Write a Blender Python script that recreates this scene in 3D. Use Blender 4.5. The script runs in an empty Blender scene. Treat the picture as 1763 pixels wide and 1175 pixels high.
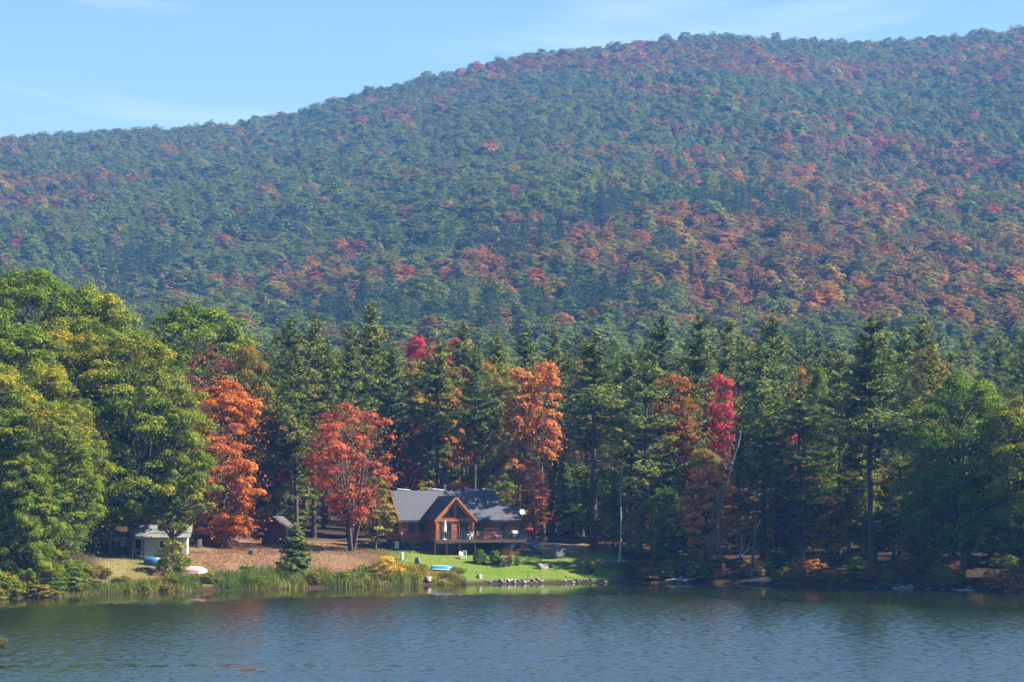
import bpy, math, random
import numpy as np
from mathutils import Vector, Matrix

# ------------------------------------------------------------------ camera, sky, sun, exposure
scene = bpy.context.scene
FPX, CX, HZ, CAMZ = 5000.0, 881.5, 840.0, 11.5          # focal length / centre / horizon in photo pixels, eye height
cam_d = bpy.data.cameras.new('camera'); cam = bpy.data.objects.new('camera', cam_d)
scene.collection.objects.link(cam); scene.camera = cam
cam.location = (0, 0, CAMZ); cam.rotation_euler = (math.radians(90), 0, 0)
cam_d.sensor_width = 36.0; cam_d.lens = 36.0 * FPX / 1763.0
cam_d.shift_y = (HZ - 587.5) / 1763.0
cam_d.clip_start = 0.5; cam_d.clip_end = 9000.0

SUN_EL, SUN_AZ = math.radians(39), math.radians(91)      # azimuth clockwise from +Y (the view direction)
SUNV = Vector((math.sin(SUN_AZ) * math.cos(SUN_EL), math.cos(SUN_AZ) * math.cos(SUN_EL), math.sin(SUN_EL)))
sun_d = bpy.data.lights.new('sun', 'SUN'); sun = bpy.data.objects.new('sun', sun_d)
scene.collection.objects.link(sun)
sun_d.energy = 5.0; sun_d.angle = math.radians(0.5); sun_d.color = (1.0, 0.93, 0.82)
sun.rotation_euler = SUNV.to_track_quat('Z', 'Y').to_euler(); sun.location = (200, 0, 300)

world = bpy.data.worlds.new('World'); scene.world = world; world.use_nodes = True
wn, wl = world.node_tree.nodes, world.node_tree.links
wn.clear()
w_out = wn.new('ShaderNodeOutputWorld'); w_bg = wn.new('ShaderNodeBackground')
w_sky = wn.new('ShaderNodeTexSky'); w_sky.sky_type = 'NISHITA'; w_sky.sun_disc = False
w_sky.sun_elevation = SUN_EL; w_sky.sun_rotation = SUN_AZ
w_sky.altitude = 300; w_sky.air_density = 1.0; w_sky.dust_density = 0.0; w_sky.ozone_density = 6.0
w_bg.inputs['Strength'].default_value = 0.050
# faint high cirrus, everywhere in the sky
w_tc = wn.new('ShaderNodeTexCoord'); w_map = wn.new('ShaderNodeMapping'); w_map.inputs['Scale'].default_value = (2.2, 2.2, 16.0)
w_no = wn.new('ShaderNodeTexNoise'); w_no.inputs['Scale'].default_value = 3.0; w_no.inputs['Detail'].default_value = 7.0
w_no.inputs['Roughness'].default_value = 0.55; w_no.inputs['Distortion'].default_value = 0.6
w_rmp = wn.new('ShaderNodeMapRange'); w_rmp.inputs['From Min'].default_value = 0.5; w_rmp.inputs['From Max'].default_value = 0.85
w_rmp.inputs['To Max'].default_value = 0.30
w_mix = wn.new('ShaderNodeMix'); w_mix.data_type = 'RGBA'
wl.new(w_tc.outputs['Generated'], w_map.inputs['Vector']); wl.new(w_map.outputs[0], w_no.inputs['Vector'])
wl.new(w_no.outputs['Fac'], w_rmp.inputs['Value']); wl.new(w_rmp.outputs[0], w_mix.inputs[0])
wl.new(w_sky.outputs[0], w_mix.inputs[6]); w_mix.inputs[7].default_value = (9.0, 9.4, 9.8, 1)
wl.new(w_mix.outputs[2], w_bg.inputs['Color']); wl.new(w_bg.outputs[0], w_out.inputs['Surface'])

vs = scene.view_settings
vs.view_transform = 'Standard'; vs.look = 'None'; vs.gamma = 1.0; vs.use_curve_mapping = False; vs.exposure = 1.65
cy = scene.cycles
cy.use_denoising = True; cy.max_bounces = 6; cy.diffuse_bounces = 3; cy.glossy_bounces = 3; cy.transmission_bounces = 3
cy.transparent_max_bounces = 4; cy.volume_bounces = 1; cy.sample_clamp_indirect = 4.0
cy.use_adaptive_sampling = False

# ------------------------------------------------------------------ helpers
COL = scene.collection
rng = np.random.default_rng(7)
def at(x, y, Y): return Vector(((x - CX) * Y / FPX, Y, CAMZ + (HZ - y) * Y / FPX))
def px_x(x, Y): return (x - CX) * Y / FPX
def px_z(y, Y): return CAMZ + (HZ - y) * Y / FPX

def make_mesh(name, V, quads=None, tris=None, mats=(), attrs=None, smooth=False):
    me = bpy.data.meshes.new(name)
    V = np.asarray(V, np.float32).reshape(-1, 3)
    q = np.zeros((0, 4), np.int32) if quads is None or len(quads) == 0 else np.asarray(quads, np.int32)
    t = np.zeros((0, 3), np.int32) if tris is None or len(tris) == 0 else np.asarray(tris, np.int32)
    me.vertices.add(len(V)); me.vertices.foreach_set('co', V.ravel())
    nl = q.size + t.size
    me.loops.add(nl); me.loops.foreach_set('vertex_index', np.concatenate([q.ravel(), t.ravel()]))
    npol = len(q) + len(t)
    me.polygons.add(npol)
    st = np.concatenate([np.arange(len(q)) * 4, q.size + np.arange(len(t)) * 3]).astype(np.int32)
    me.polygons.foreach_set('loop_start', st)
    if npol: me.polygons.foreach_set('use_smooth', np.full(npol, bool(smooth)))
    for n, (ty, arr) in (attrs or {}).items():
        a = me.attributes.new(n, ty, 'POINT')
        arr = np.asarray(arr, np.float32)
        a.data.foreach_set({'FLOAT': 'value', 'FLOAT_VECTOR': 'vector', 'FLOAT_COLOR': 'color'}[ty], arr.ravel())
    for m in mats: me.materials.append(m)
    me.update(calc_edges=True)
    return me

def link(name, data, parent=None, loc=None, rot=None, scale=None):
    o = bpy.data.objects.new(name, data); COL.objects.link(o)
    if parent is not None: o.parent = parent
    if loc is not None: o.location = loc
    if rot is not None: o.rotation_euler = rot
    if scale is not None: o.scale = scale
    return o
def tag(o, label=None, cat=None, group=None, kind=None):
    if label: o['label'] = label
    if cat: o['category'] = cat
    if group: o['group'] = group
    if kind: o['kind'] = kind
    return o

class MB:
    """collects shapes for ONE mesh object"""
    def __init__(s): s.V = []; s.Q = []; s.T = []; s.n = 0
    def add(s, V, Q=(), T=()):
        V = np.asarray(V, float).reshape(-1, 3)
        if len(Q): s.Q.append(np.asarray(Q, int) + s.n)
        if len(T): s.T.append(np.asarray(T, int) + s.n)
        s.V.append(V); s.n += len(V); return s
    def box(s, a, b, rz=0.0, piv=None):
        (x0, y0, z0), (x1, y1, z1) = a, b
        V = np.array([[x0,y0,z0],[x1,y0,z0],[x1,y1,z0],[x0,y1,z0],[x0,y0,z1],[x1,y0,z1],[x1,y1,z1],[x0,y1,z1]], float)
        if rz:
            c = np.array(piv if piv else [(x0+x1)/2, (y0+y1)/2, 0]); c = np.array([c[0], c[1], 0]); V = V - c
            V = V @ np.array([[math.cos(rz), math.sin(rz), 0], [-math.sin(rz), math.cos(rz), 0], [0, 0, 1]]) + c
        return s.add(V, [[0,3,2,1],[4,5,6,7],[0,1,5,4],[1,2,6,5],[2,3,7,6],[3,0,4,7]])
    def prism(s, poly, off):
        """poly: list of 3D points (planar), extruded by vector off"""
        P = np.asarray(poly, float); n = len(P); off = np.asarray(off, float)
        V = np.vstack([P, P + off]); Q = [[i, (i+1) % n, n + (i+1) % n, n + i] for i in range(n)]; T = []
        for i in range(1, n-1): T.append([0, i+1, i]); T.append([n, n+i, n+i+1])
        return s.add(V, Q, T)
    def bar(s, p, q, w, h=None, up=(0,0,1)):
        p = Vector(p); q = Vector(q); d = (q-p).normalized(); u = Vector(up)
        if abs(d.dot(u)) > .95: u = Vector((0,1,0))
        r = d.cross(u).normalized(); u = r.cross(d); h = h or w
        a = r*w/2; b = u*h/2
        V = [p-a-b, p+a-b, p+a+b, p-a+b, q-a-b, q+a-b, q+a+b, q-a+b]
        return s.add([tuple(v) for v in V], [[0,3,2,1],[4,5,6,7],[0,1,5,4],[1,2,6,5],[2,3,7,6],[3,0,4,7]])
    def tube(s, pts, rad, n=8):
        V, Q = tube_arrays(np.asarray(pts, float), np.asarray(rad, float), n); return s.add(V, Q)
    def lathe(s, prof, c=(0,0,0), n=16):
        V = []; Q = []
        for r, z in prof:
            for k in range(n):
                a = 2*math.pi*k/n; V.append((c[0]+r*math.cos(a), c[1]+r*math.sin(a), c[2]+z))
        for i in range(len(prof)-1):
            for k in range(n): Q.append([i*n+k, i*n+(k+1) % n, (i+1)*n+(k+1) % n, (i+1)*n+k])
        return s.add(V, Q)
    def build(s, name, mat, parent=None, smooth=False, bevel=0, **kw):
        me = make_mesh(name, np.vstack(s.V), np.vstack(s.Q) if s.Q else None, np.vstack(s.T) if s.T else None, [mat], smooth=smooth)
        o = link(name, me, parent, **kw)
        return o

def tube_arrays(P, R, n=6):
    m = len(P); T = np.gradient(P, axis=0); T /= np.linalg.norm(T, axis=1)[:, None] + 1e-9
    ref = np.where(np.abs(T[:, 2:3]) > .9, np.array([[1., 0, 0]]), np.array([[0, 0, 1.]]))
    ref = np.repeat(ref[m//2:m//2+1], m, 0)
    A = np.cross(T, ref); A /= np.linalg.norm(A, axis=1)[:, None] + 1e-9; B = np.cross(T, A)
    ang = np.arange(n) * 2*np.pi/n
    V = P[:, None, :] + R[:, None, None]*(np.cos(ang)[None, :, None]*A[:, None, :] + np.sin(ang)[None, :, None]*B[:, None, :])
    V = V.reshape(-1, 3)
    i = np.arange(m-1)[:, None]*n; k = np.arange(n)[None, :]; k2 = (k+1) % n
    Q = np.stack([i+k, i+k2, i+n+k2, i+n+k], -1).reshape(-1, 4)
    return V, Q

# ------------------------------------------------------------------ value noise for numpy
def vnoise(x, y, seed=0):
    def h(i, j):
        v = np.sin(i*127.1 + j*311.7 + seed*74.7)*43758.5453
        return v - np.floor(v)
    i = np.floor(x); j = np.floor(y); f = x-i; g = y-j
    f = f*f*(3-2*f); g = g*g*(3-2*g)
    return (h(i, j)*(1-f)+h(i+1, j)*f)*(1-g) + (h(i, j+1)*(1-f)+h(i+1, j+1)*f)*g
def fbm(x, y, o=4, seed=0):
    s = 0; a = .5; t = 0
    for k in range(o): s = s + a*vnoise(x*2**k, y*2**k, seed+k); t += a; a *= .5
    return s/t
def sstep(a, b, x):
    t = np.clip((x-a)/(b-a), 0, 1); return t*t*(3-2*t)

# ------------------------------------------------------------------ materials
def nodes_of(m): m.use_nodes = True; return m.node_tree.nodes, m.node_tree.links
def mat_simple(name, col, rough=.7, metal=0, noise=0, nscale=3.0, col2=None, spec=.4, bump=0, stretch=(1,1,1)):
    m = bpy.data.materials.new(name); n, l = nodes_of(m); b = n['Principled BSDF']
    b.inputs['Base Color'].default_value = (*col, 1); b.inputs['Roughness'].default_value = rough
    b.inputs['Metallic'].default_value = metal; b.inputs['Specular IOR Level'].default_value = spec
    if noise or col2:
        tc = n.new('ShaderNodeTexCoord'); mp = n.new('ShaderNodeMapping'); mp.inputs['Scale'].default_value = stretch
        no = n.new('ShaderNodeTexNoise'); no.inputs['Scale'].default_value = nscale; no.inputs['Detail'].default_value = 6
        l.new(tc.outputs['Object'], mp.inputs[0]); l.new(mp.outputs[0], no.inputs['Vector'])
        mx = n.new('ShaderNodeMix'); mx.data_type = 'RGBA'
        mr = n.new('ShaderNodeMapRange'); mr.inputs['From Min'].default_value = .3; mr.inputs['From Max'].default_value = .7
        l.new(no.outputs['Fac'], mr.inputs[0]); l.new(mr.outputs[0], mx.inputs[0])
        c2 = col2 or tuple(c*(1-noise) for c in col)
        mx.inputs[6].default_value = (*col, 1); mx.inputs[7].default_value = (*c2, 1)
        l.new(mx.outputs[2], b.inputs['Base Color'])
        if bump:
            bp = n.new('ShaderNodeBump'); bp.inputs['Strength'].default_value = bump; bp.inputs['Distance'].default_value = .05
            l.new(no.outputs['Fac'], bp.inputs['Height']); l.new(bp.outputs[0], b.inputs['Normal'])
    return m

def mat_leaf(name, A, B, C=None, trans=.38, inst=False):
    """leaf: tint = (per leaf random, per clump random, height in crown); A..B vary by clump, C is the colour of turned leaves"""
    m = bpy.data.materials.new(name); n, l = nodes_of(m); b = n['Principled BSDF']; out = n['Material Output']
    at_ = n.new('ShaderNodeAttribute'); at_.attribute_name = 'tint'
    sp = n.new('ShaderNodeSeparateXYZ'); l.new(at_.outputs['Vector'], sp.inputs[0])
    def math_(op, a, bb, c=None):
        q = n.new('ShaderNodeMath'); q.operation = op
        for i, v in enumerate((a, bb, c)):
            if v is None: continue
            if isinstance(v, (int, float)): q.inputs[i].default_value = v
            else: l.new(v, q.inputs[i])
        return q.outputs[0]
    def mix(f, a, bb, bt='MIX'):
        q = n.new('ShaderNodeMix'); q.data_type = 'RGBA'; q.blend_type = bt
        for s_, v in ((0, f), (6, a), (7, bb)):
            if isinstance(v, (int, float)): q.inputs[s_].default_value = v
            elif isinstance(v, tuple): q.inputs[s_].default_value = (*v, 1)
            else: l.new(v, q.inputs[s_])
        return q.outputs[2]
    f = math_('ADD', sp.outputs[1], math_('MULTIPLY', math_('SUBTRACT', sp.outputs[0], .5), .5))
    if inst:
        ia = n.new('ShaderNodeAttribute'); ia.attribute_type = 'INSTANCER'; ia.attribute_name = 'col'
        ib = n.new('ShaderNodeAttribute'); ib.attribute_type = 'INSTANCER'; ib.attribute_name = 'col2'
        q = n.new('ShaderNodeMath'); q.operation = 'ADD'; q.use_clamp = True; l.new(f, q.inputs[0]); q.inputs[1].default_value = 0
        c = mix(q.outputs[0], ia.outputs['Color'], ib.outputs['Color'])
    else:
        q = n.new('ShaderNodeMath'); q.operation = 'ADD'; q.use_clamp = True; l.new(f, q.inputs[0]); q.inputs[1].default_value = 0
        c = mix(q.outputs[0], A, B)
        if C:
            mr = n.new('ShaderNodeMapRange'); mr.inputs['From Min'].default_value = .66; mr.inputs['From Max'].default_value = .98
            mr.clamp = True
            hz_ = math_('MULTIPLY_ADD', sp.outputs[2], .35, math_('MULTIPLY', f, .65))
            l.new(hz_, mr.inputs[0]); c = mix(mr.outputs[0], c, C)
        oi = n.new('ShaderNodeObjectInfo'); c = mix(1.0, c, oi.outputs['Color'], 'MULTIPLY')
    br = math_('MULTIPLY_ADD', sp.outputs[0], .7, .65)
    cb = n.new('ShaderNodeCombineXYZ'); [l.new(br, cb.inputs[i]) for i in range(3)]
    c = mix(1.0, c, cb.outputs[0], 'MULTIPLY')
    l.new(c, b.inputs['Base Color']); b.inputs['Roughness'].default_value = .6; b.inputs['Specular IOR Level'].default_value = .12
    tr = n.new('ShaderNodeBsdfTranslucent'); l.new(c, tr.inputs['Color'])
    ms = n.new('ShaderNodeMixShader'); ms.inputs[0].default_value = trans
    l.new(b.outputs[0], ms.inputs[1]); l.new(tr.outputs[0], ms.inputs[2]); l.new(ms.outputs[0], out.inputs['Surface'])
    return m

M = {}
M['bark'] = mat_simple('bark', (.10, .075, .055), .9, col2=(.05, .04, .033), nscale=4, bump=.6, stretch=(3, 3, .6))
M['bark_grey'] = mat_simple('bark_grey', (.13, .12, .11), .9, col2=(.06, .055, .05), nscale=5, bump=.5, stretch=(2, 2, .8))
M['bark_pale'] = mat_simple('bark_pale', (.45, .43, .40), .8, col2=(.22, .20, .18), nscale=3, stretch=(1, 1, 2))
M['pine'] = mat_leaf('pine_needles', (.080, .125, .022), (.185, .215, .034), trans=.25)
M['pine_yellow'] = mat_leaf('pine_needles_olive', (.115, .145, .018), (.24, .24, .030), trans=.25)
M['pine_blue'] = mat_leaf('pine_needles_bluish', (.060, .115, .030), (.140, .190, .042), trans=.25)
M['oak'] = mat_leaf('oak_leaves', (.105, .165, .008), (.25, .275, .015), (.40, .30, .018))
M['oak_green'] = mat_leaf('green_leaves', (.090, .165, .008), (.195, .255, .015))
M['oak_olive'] = mat_leaf('olive_leaves', (.16, .15, .016), (.29, .24, .025), (.38, .20, .03))
M['lime'] = mat_leaf('lime_leaves', (.15, .17, .015), (.30, .24, .02))
M['orange'] = mat_leaf('orange_leaves', (.48, .135, .020), (.58, .22, .040), (.52, .16, .03))
M['salmon'] = mat_leaf('salmon_leaves', (.55, .17, .05), (.56, .26, .06))
M['redorange'] = mat_leaf('red_orange_leaves', (.45, .075, .042), (.50, .17, .045), (.42, .065, .05))
M['red'] = mat_leaf('red_leaves', (.42, .035, .05), (.50, .08, .06))
M['yellow'] = mat_leaf('yellow_leaves', (.55, .36, .025), (.60, .44, .04))
M['rust'] = mat_leaf('rust_leaves', (.26, .09, .02), (.40, .18, .025))
M['brownred'] = mat_leaf('dull_red_leaves', (.20, .07, .045), (.32, .11, .06))
M['hill'] = mat_leaf('hillside_leaves', (0, 0, 0), (0, 0, 0), inst=True)
M['hill_one'] = mat_leaf('hillside_tree_leaves', (.055, .085, .03), (.09, .11, .035))

# ------------------------------------------------------------------ terrain
_sx = np.array([-900, -400, -200, 0, 100, 180, 300, 540, 740, 900, 1060, 1200, 1400, 1600, 1763, 2000, 2400, 3000.])
_sy = np.array([1060, 1046, 1039, 1032, 1028, 1023, 1020, 1014, 1008, 1005.5, 1004, 1005, 1010, 1015, 1019, 1027, 1040, 1060.])
_SY = CAMZ*FPX/(_sy-HZ); _SX = (_sx-CX)*_SY/FPX
def shore(X): return np.interp(X, _SX, _SY) + (fbm(np.asarray(X)*.35, np.asarray(X)*0+3.3, 3, 5)-.5)*2.2
_rx = np.array([-1200, -400, 0, 100, 200, 300, 400, 450, 520, 600, 700, 800, 900, 1000, 1100, 1200, 1250, 1300, 1400, 1500, 1600, 1700, 1763, 2200, 3000.])
_ry = np.array([275, 250, 236, 232, 225, 219, 211, 203, 190, 166, 141, 116, 96, 83, 71, 63, 61, 63, 69, 73, 67, 56, 49, 30, 60.])
def ground(X, Y, detail=True):
    X = np.asarray(X, float); Y = np.asarray(Y, float)
    d = Y - shore(X)
    slope = np.interp(X, [-60, -25, -5, 14, 26, 60], [.17, .18, .185, .17, .10, .085])
    z = np.where(d < 0, np.maximum(d*.16, -2.5), 0)
    z = z + .25*sstep(-.3, 1.2, d) + np.where(d > 0, slope*np.minimum(d, 18), 0) + np.where(d > 18, .045*(d-18), 0)
    z = z + np.where((X < -14), 1, 0)*np.clip((-33-X)/14, 0, 1)*np.clip(.26*(d-24), 0, 8.0)
    if detail: z = z + np.where(d > 0, (fbm(X*.12, Y*.12, 3, 11)-.5)*.9*sstep(0, 10, d)*(1-.6*sstep(26, 8, np.abs(X+2))), 0)
    # the mountain
    a = np.clip(X/np.maximum(Y, 1), -1, 1)*FPX + CX
    Yr = 2350 + 350*np.clip(a/1763, -.3, 1.3)
    zr = (HZ - np.interp(a, _rx, _ry))/FPX*Yr + CAMZ - 12
    s = (Y-640)/(Yr-640)
    sc = np.clip(s, 0, 1)
    zb = np.minimum(z, 18)
    prof = .10*sc + .90*(sc**1.25)*(1-.16*sstep(.75, 1, sc)*0)
    fold = (fbm(X/260+5, Y/420, 3, 21)-.5)*42*sc*(1-sc)*4*.8 + (fbm(X/90, Y/120, 3, 31)-.5)*16*np.clip(sc*4, 0, 1)*(1-sc)
    bench = -14*np.exp(-((sc-.36)/.10)**2)*np.clip((1050-a)/500, 0, 1)
    zm = zb + (zr-zb)*prof + fold + bench
    zm = np.where(s > 1, zr - (Y-Yr)*.25, zm)
    z = np.where(s > 0, zm, z)
    # the high bank the picture is taken from, behind the water
    z = np.where(Y < 40, np.maximum(z, -2.5 + 12.2*sstep(38, 6, Y)), z)
    return z
def gz(X, Y): return float(ground(np.array([X]), np.array([Y]))[0])

xs = np.unique(np.concatenate([np.arange(-70, 70, .6), np.linspace(-1500, 1500, 181), np.linspace(-380, 380, 153)]))
ys = np.unique(np.concatenate([np.linspace(-150, 290, 24), np.arange(294, 400, .6), np.linspace(400, 640, 61), np.linspace(640, 2900, 160), np.linspace(2900, 3300, 6)]))
GX, GY = np.meshgrid(xs, ys); GZ = ground(GX, GY)
nx, ny = len(xs), len(ys)
i0 = (np.arange(ny-1)[:, None]*nx + np.arange(nx-1)[None, :])
GQ = np.stack([i0, i0+1, i0+nx+1, i0+nx], -1).reshape(-1, 4)
Dn = GY - shore(GX)
PXX = GX/np.maximum(GY, 1)*FPX+CX
nz = fbm(GX*.25, GY*.25, 4, 41)-.5
lawn = sstep(640, 720, PXX+nz*60)*sstep(1090, 1030, PXX+nz*60)*sstep(0.3, 1.6, Dn)*sstep(26, 19, Dn+nz*6)
leafy = sstep(250, 330, PXX+nz*50)*sstep(700, 560, PXX+nz*120)*sstep(0.5, 3, Dn)*sstep(52, 38, Dn)
dirt = sstep(880, 930, PXX)*sstep(1040, 990, PXX+nz*30)*sstep(20, 23, Dn)*sstep(38, 31, Dn)
dry = sstep(150, 190, PXX)*sstep(330, 290, PXX)*sstep(1, 3, Dn)*sstep(30, 20, Dn)
me = make_mesh('ground', np.stack([GX, GY, GZ], -1).reshape(-1, 3), GQ, attrs={
    'lawn': ('FLOAT', lawn), 'leafy': ('FLOAT', leafy), 'dirt': ('FLOAT', dirt), 'dry': ('FLOAT', dry)}, smooth=True)
m = bpy.data.materials.new('ground_cover'); n, l = nodes_of(m); b = n['Principled BSDF']; b.inputs['Roughness'].default_value = .95
b.inputs['Specular IOR Level'].default_value = .1
tc = n.new('ShaderNodeTexCoord')
def nz_(scale, det=5):
    q = n.new('ShaderNodeTexNoise'); q.inputs['Scale'].default_value = scale; q.inputs['Detail'].default_value = det
    l.new(tc.outputs['Object'], q.inputs['Vector'])
    r = n.new('ShaderNodeMapRange'); r.inputs[1].default_value = .35; r.inputs[2].default_value = .65; l.new(q.outputs['Fac'], r.inputs[0]); return r.outputs[0]
def mx_(f, a, bb):
    q = n.new('ShaderNodeMix'); q.data_type = 'RGBA'
    for s_, v in ((0, f), (6, a), (7, bb)):
        if isinstance(v, tuple): q.inputs[s_].default_value = (*v, 1)
        else: l.new(v, q.inputs[s_])
    return q.outputs[2]
def ga(nm):
    q = n.new('ShaderNodeAttribute'); q.attribute_name = nm; return q.outputs['Fac']
n0, n1, n2, n3 = nz_(.16), nz_(.5), nz_(3.5), nz_(9)
forest_c = mx_(n2, (.032, .022, .012), (.060, .036, .017))
lawn_c = mx_(n0, mx_(n1, mx_(n2, (.065, .165, .010), (.10, .20, .016)), mx_(n3, (.10, .18, .018), (.14, .20, .028))), mx_(n2, (.13, .19, .025), (.18, .19, .045)))
leaf_c = mx_(n3, mx_(n0, mx_(n1, (.10, .12, .03), (.17, .085, .055)), (.19, .10, .065)), mx_(n0, mx_(n2, (.23, .115, .08), (.15, .13, .05)), (.24, .13, .09)))
dirt_c = mx_(n2, (.34, .23, .15), (.27, .17, .11))
dry_c = mx_(n2, (.19, .155, .075), (.13, .125, .045))
c = mx_(ga('dry'), forest_c, dry_c); c = mx_(ga('leafy'), c, leaf_c); c = mx_(ga('lawn'), c, lawn_c); c = mx_(ga('dirt'), c, dirt_c)
l.new(c, b.inputs['Base Color'])
bp = n.new('ShaderNodeBump'); bp.inputs['Strength'].default_value = .5; bp.inputs['Distance'].default_value = .1; l.new(n3, bp.inputs['Height']); l.new(bp.outputs[0], b.inputs['Normal'])
me.materials.append(m)
tag(link('ground', me), kind='structure')

# ------------------------------------------------------------------ the lake
xs = np.linspace(-450, 450, 2); ys = np.array([-100., 420.])
wm = bpy.data.materials.new('lake_water'); n, l = nodes_of(wm); b = n['Principled BSDF']
b.inputs['Base Color'].default_value = (.009, .017, .005, 1); b.inputs['IOR'].default_value = 1.33; b.inputs['Specular IOR Level'].default_value = .5
tc = n.new('ShaderNodeTexCoord')
def wnoise(sx, sy, det, rough=.55, dist=0):
    mp = n.new('ShaderNodeMapping'); mp.inputs['Scale'].default_value = (sx, sy, 1); l.new(tc.outputs['Object'], mp.inputs[0])
    q = n.new('ShaderNodeTexNoise'); q.inputs['Scale'].default_value = 1; q.inputs['Detail'].default_value = det; q.inputs['Roughness'].default_value = rough
    q.inputs['Distortion'].default_value = dist
    l.new(mp.outputs[0], q.inputs['Vector']); return q.outputs['Fac']
def mp_(v, a, bb, c=0., d=1.):
    r = n.new('ShaderNodeMapRange'); r.interpolation_type = 'SMOOTHSTEP'
    for i, x in enumerate((a, bb, c, d)): r.inputs[i+1].default_value = x
    l.new(v, r.inputs[0]); return r.outputs[0]
def mth(op, a, bb):
    q = n.new('ShaderNodeMath'); q.operation = op
    for i, v in enumerate((a, bb)):
        if isinstance(v, (int, float)): q.inputs[i].default_value = v
        else: l.new(v, q.inputs[i])
    return q.outputs[0]
# wind: calm water in the lee of the shore trees, ruffled further out, with cat's-paw streaks
sa = n.new('ShaderNodeAttribute'); sa.attribute_name = 'lee'
streak = wnoise(.005, .045, 3, .6)
flick = wnoise(.70, .26, 4, .68, .2)
wind = mth('ADD', mth('MULTIPLY', sa.outputs['Fac'], .62), mth('MULTIPLY', mth('SUBTRACT', streak, .5), 1.5))
wind = mth('ADD', wind, mth('MULTIPLY', mth('SUBTRACT', flick, .5), 1.1))
wind = mth('MULTIPLY', mp_(wind, .0, .55), mp_(sa.outputs['Fac'], .02, .7))
# wave facets: the breeze blows towards the near shore, so the steeper wave faces look that way
slope_a = wnoise(1.25, 1.0, 5, .66, .3); slope_b = wnoise(1.9, 1.3, 3, .6); side = wnoise(.8, .6, 4, .6)
sy_ = mth('ADD', mth('MULTIPLY', mth('SUBTRACT', slope_a, .5), .46), mth('MULTIPLY', mth('SUBTRACT', slope_b, .5), .20))
sy_ = mth('MULTIPLY', mth('ADD', sy_, .080), mp_(wind, 0, 1, .06, 1.0))
sx_ = mth('MULTIPLY', mth('MULTIPLY', mth('SUBTRACT', side, .5), .35), mp_(wind, 0, 1, .05, 1.0))
nv = n.new('ShaderNodeCombineXYZ'); l.new(sx_, nv.inputs[0]); l.new(mth('MULTIPLY', sy_, -1.0), nv.inputs[1]); nv.inputs[2].default_value = 1
nn_ = n.new('ShaderNodeVectorMath'); nn_.operation = 'NORMALIZE'; l.new(nv.outputs[0], nn_.inputs[0]); l.new(nn_.outputs[0], b.inputs['Normal'])
l.new(mp_(wind, 0, 1, .08, .15), b.inputs['Roughness'])
WX = np.linspace(-450, 450, 181); WY = np.unique(np.concatenate([np.linspace(-100, 180, 15), np.linspace(180, 420, 121)]))
gx, gy = np.meshgrid(WX, WY); i0 = (np.arange(len(WY)-1)[:, None]*len(WX) + np.arange(len(WX)-1)[None, :])
lee = sstep(14, 62, shore(gx)-gy + 16*(fbm(gx*.02, gy*.03, 3, 77)-.5) - 20*np.clip(gx/50, -.2, 1))
me = make_mesh('lake', np.stack([gx, gy, gx*0], -1).reshape(-1, 3), np.stack([i0, i0+1, i0+len(WX)+1, i0+len(WX)], -1).reshape(-1, 4),
               mats=[wm], attrs={'lee': ('FLOAT', lee)})
tag(link('lake', me), kind='structure')


# ------------------------------------------------------------------ tree prototypes (meshes shared by the copies)
def quads_from(P, N, size, r, aspect=1.0, length_dir=None):
    """one small four-cornered leaf spray per point"""
    n = len(P); N = N/(np.linalg.norm(N, axis=1)[:, None]+1e-9)
    if length_dir is None: length_dir = r.normal(size=(n, 3))
    A = np.cross(N, length_dir); A /= np.linalg.norm(A, axis=1)[:, None]+1e-9
    B = np.cross(N, A)
    s = size[:, None]
    w = s*.5; h = s*.5*aspect
    j = lambda: (1+.35*r.uniform(-1, 1, (n, 1)))
    V = np.stack([P + A*w*j() , P + B*h*j() + N*s*.12, P - A*w*j(), P - B*h*j() - N*s*.06], 1).reshape(-1, 3)
    Q = np.arange(4*n).reshape(-1, 4)
    return V, Q

def crown_mesh(name, P, N, size, tint, r, aspect=1.0, ld=None):
    V, Q = quads_from(P, N, size, r, aspect, ld)
    return make_mesh(name, V, Q, mats=[M['oak']], attrs={'tint': ('FLOAT_VECTOR', np.repeat(tint, 4, 0))})

def branch(p, q, sag, r, n=6):
    t = np.linspace(0, 1, n)[:, None]
    P = p[None]*(1-t) + q[None]*t
    P[:, 2] += (np.sin(t[:, 0]*np.pi)*sag)
    L = np.linalg.norm(q-p)
    P[1:-1] += r.normal(size=(n-2, 3))*L*.025
    return P

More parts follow.
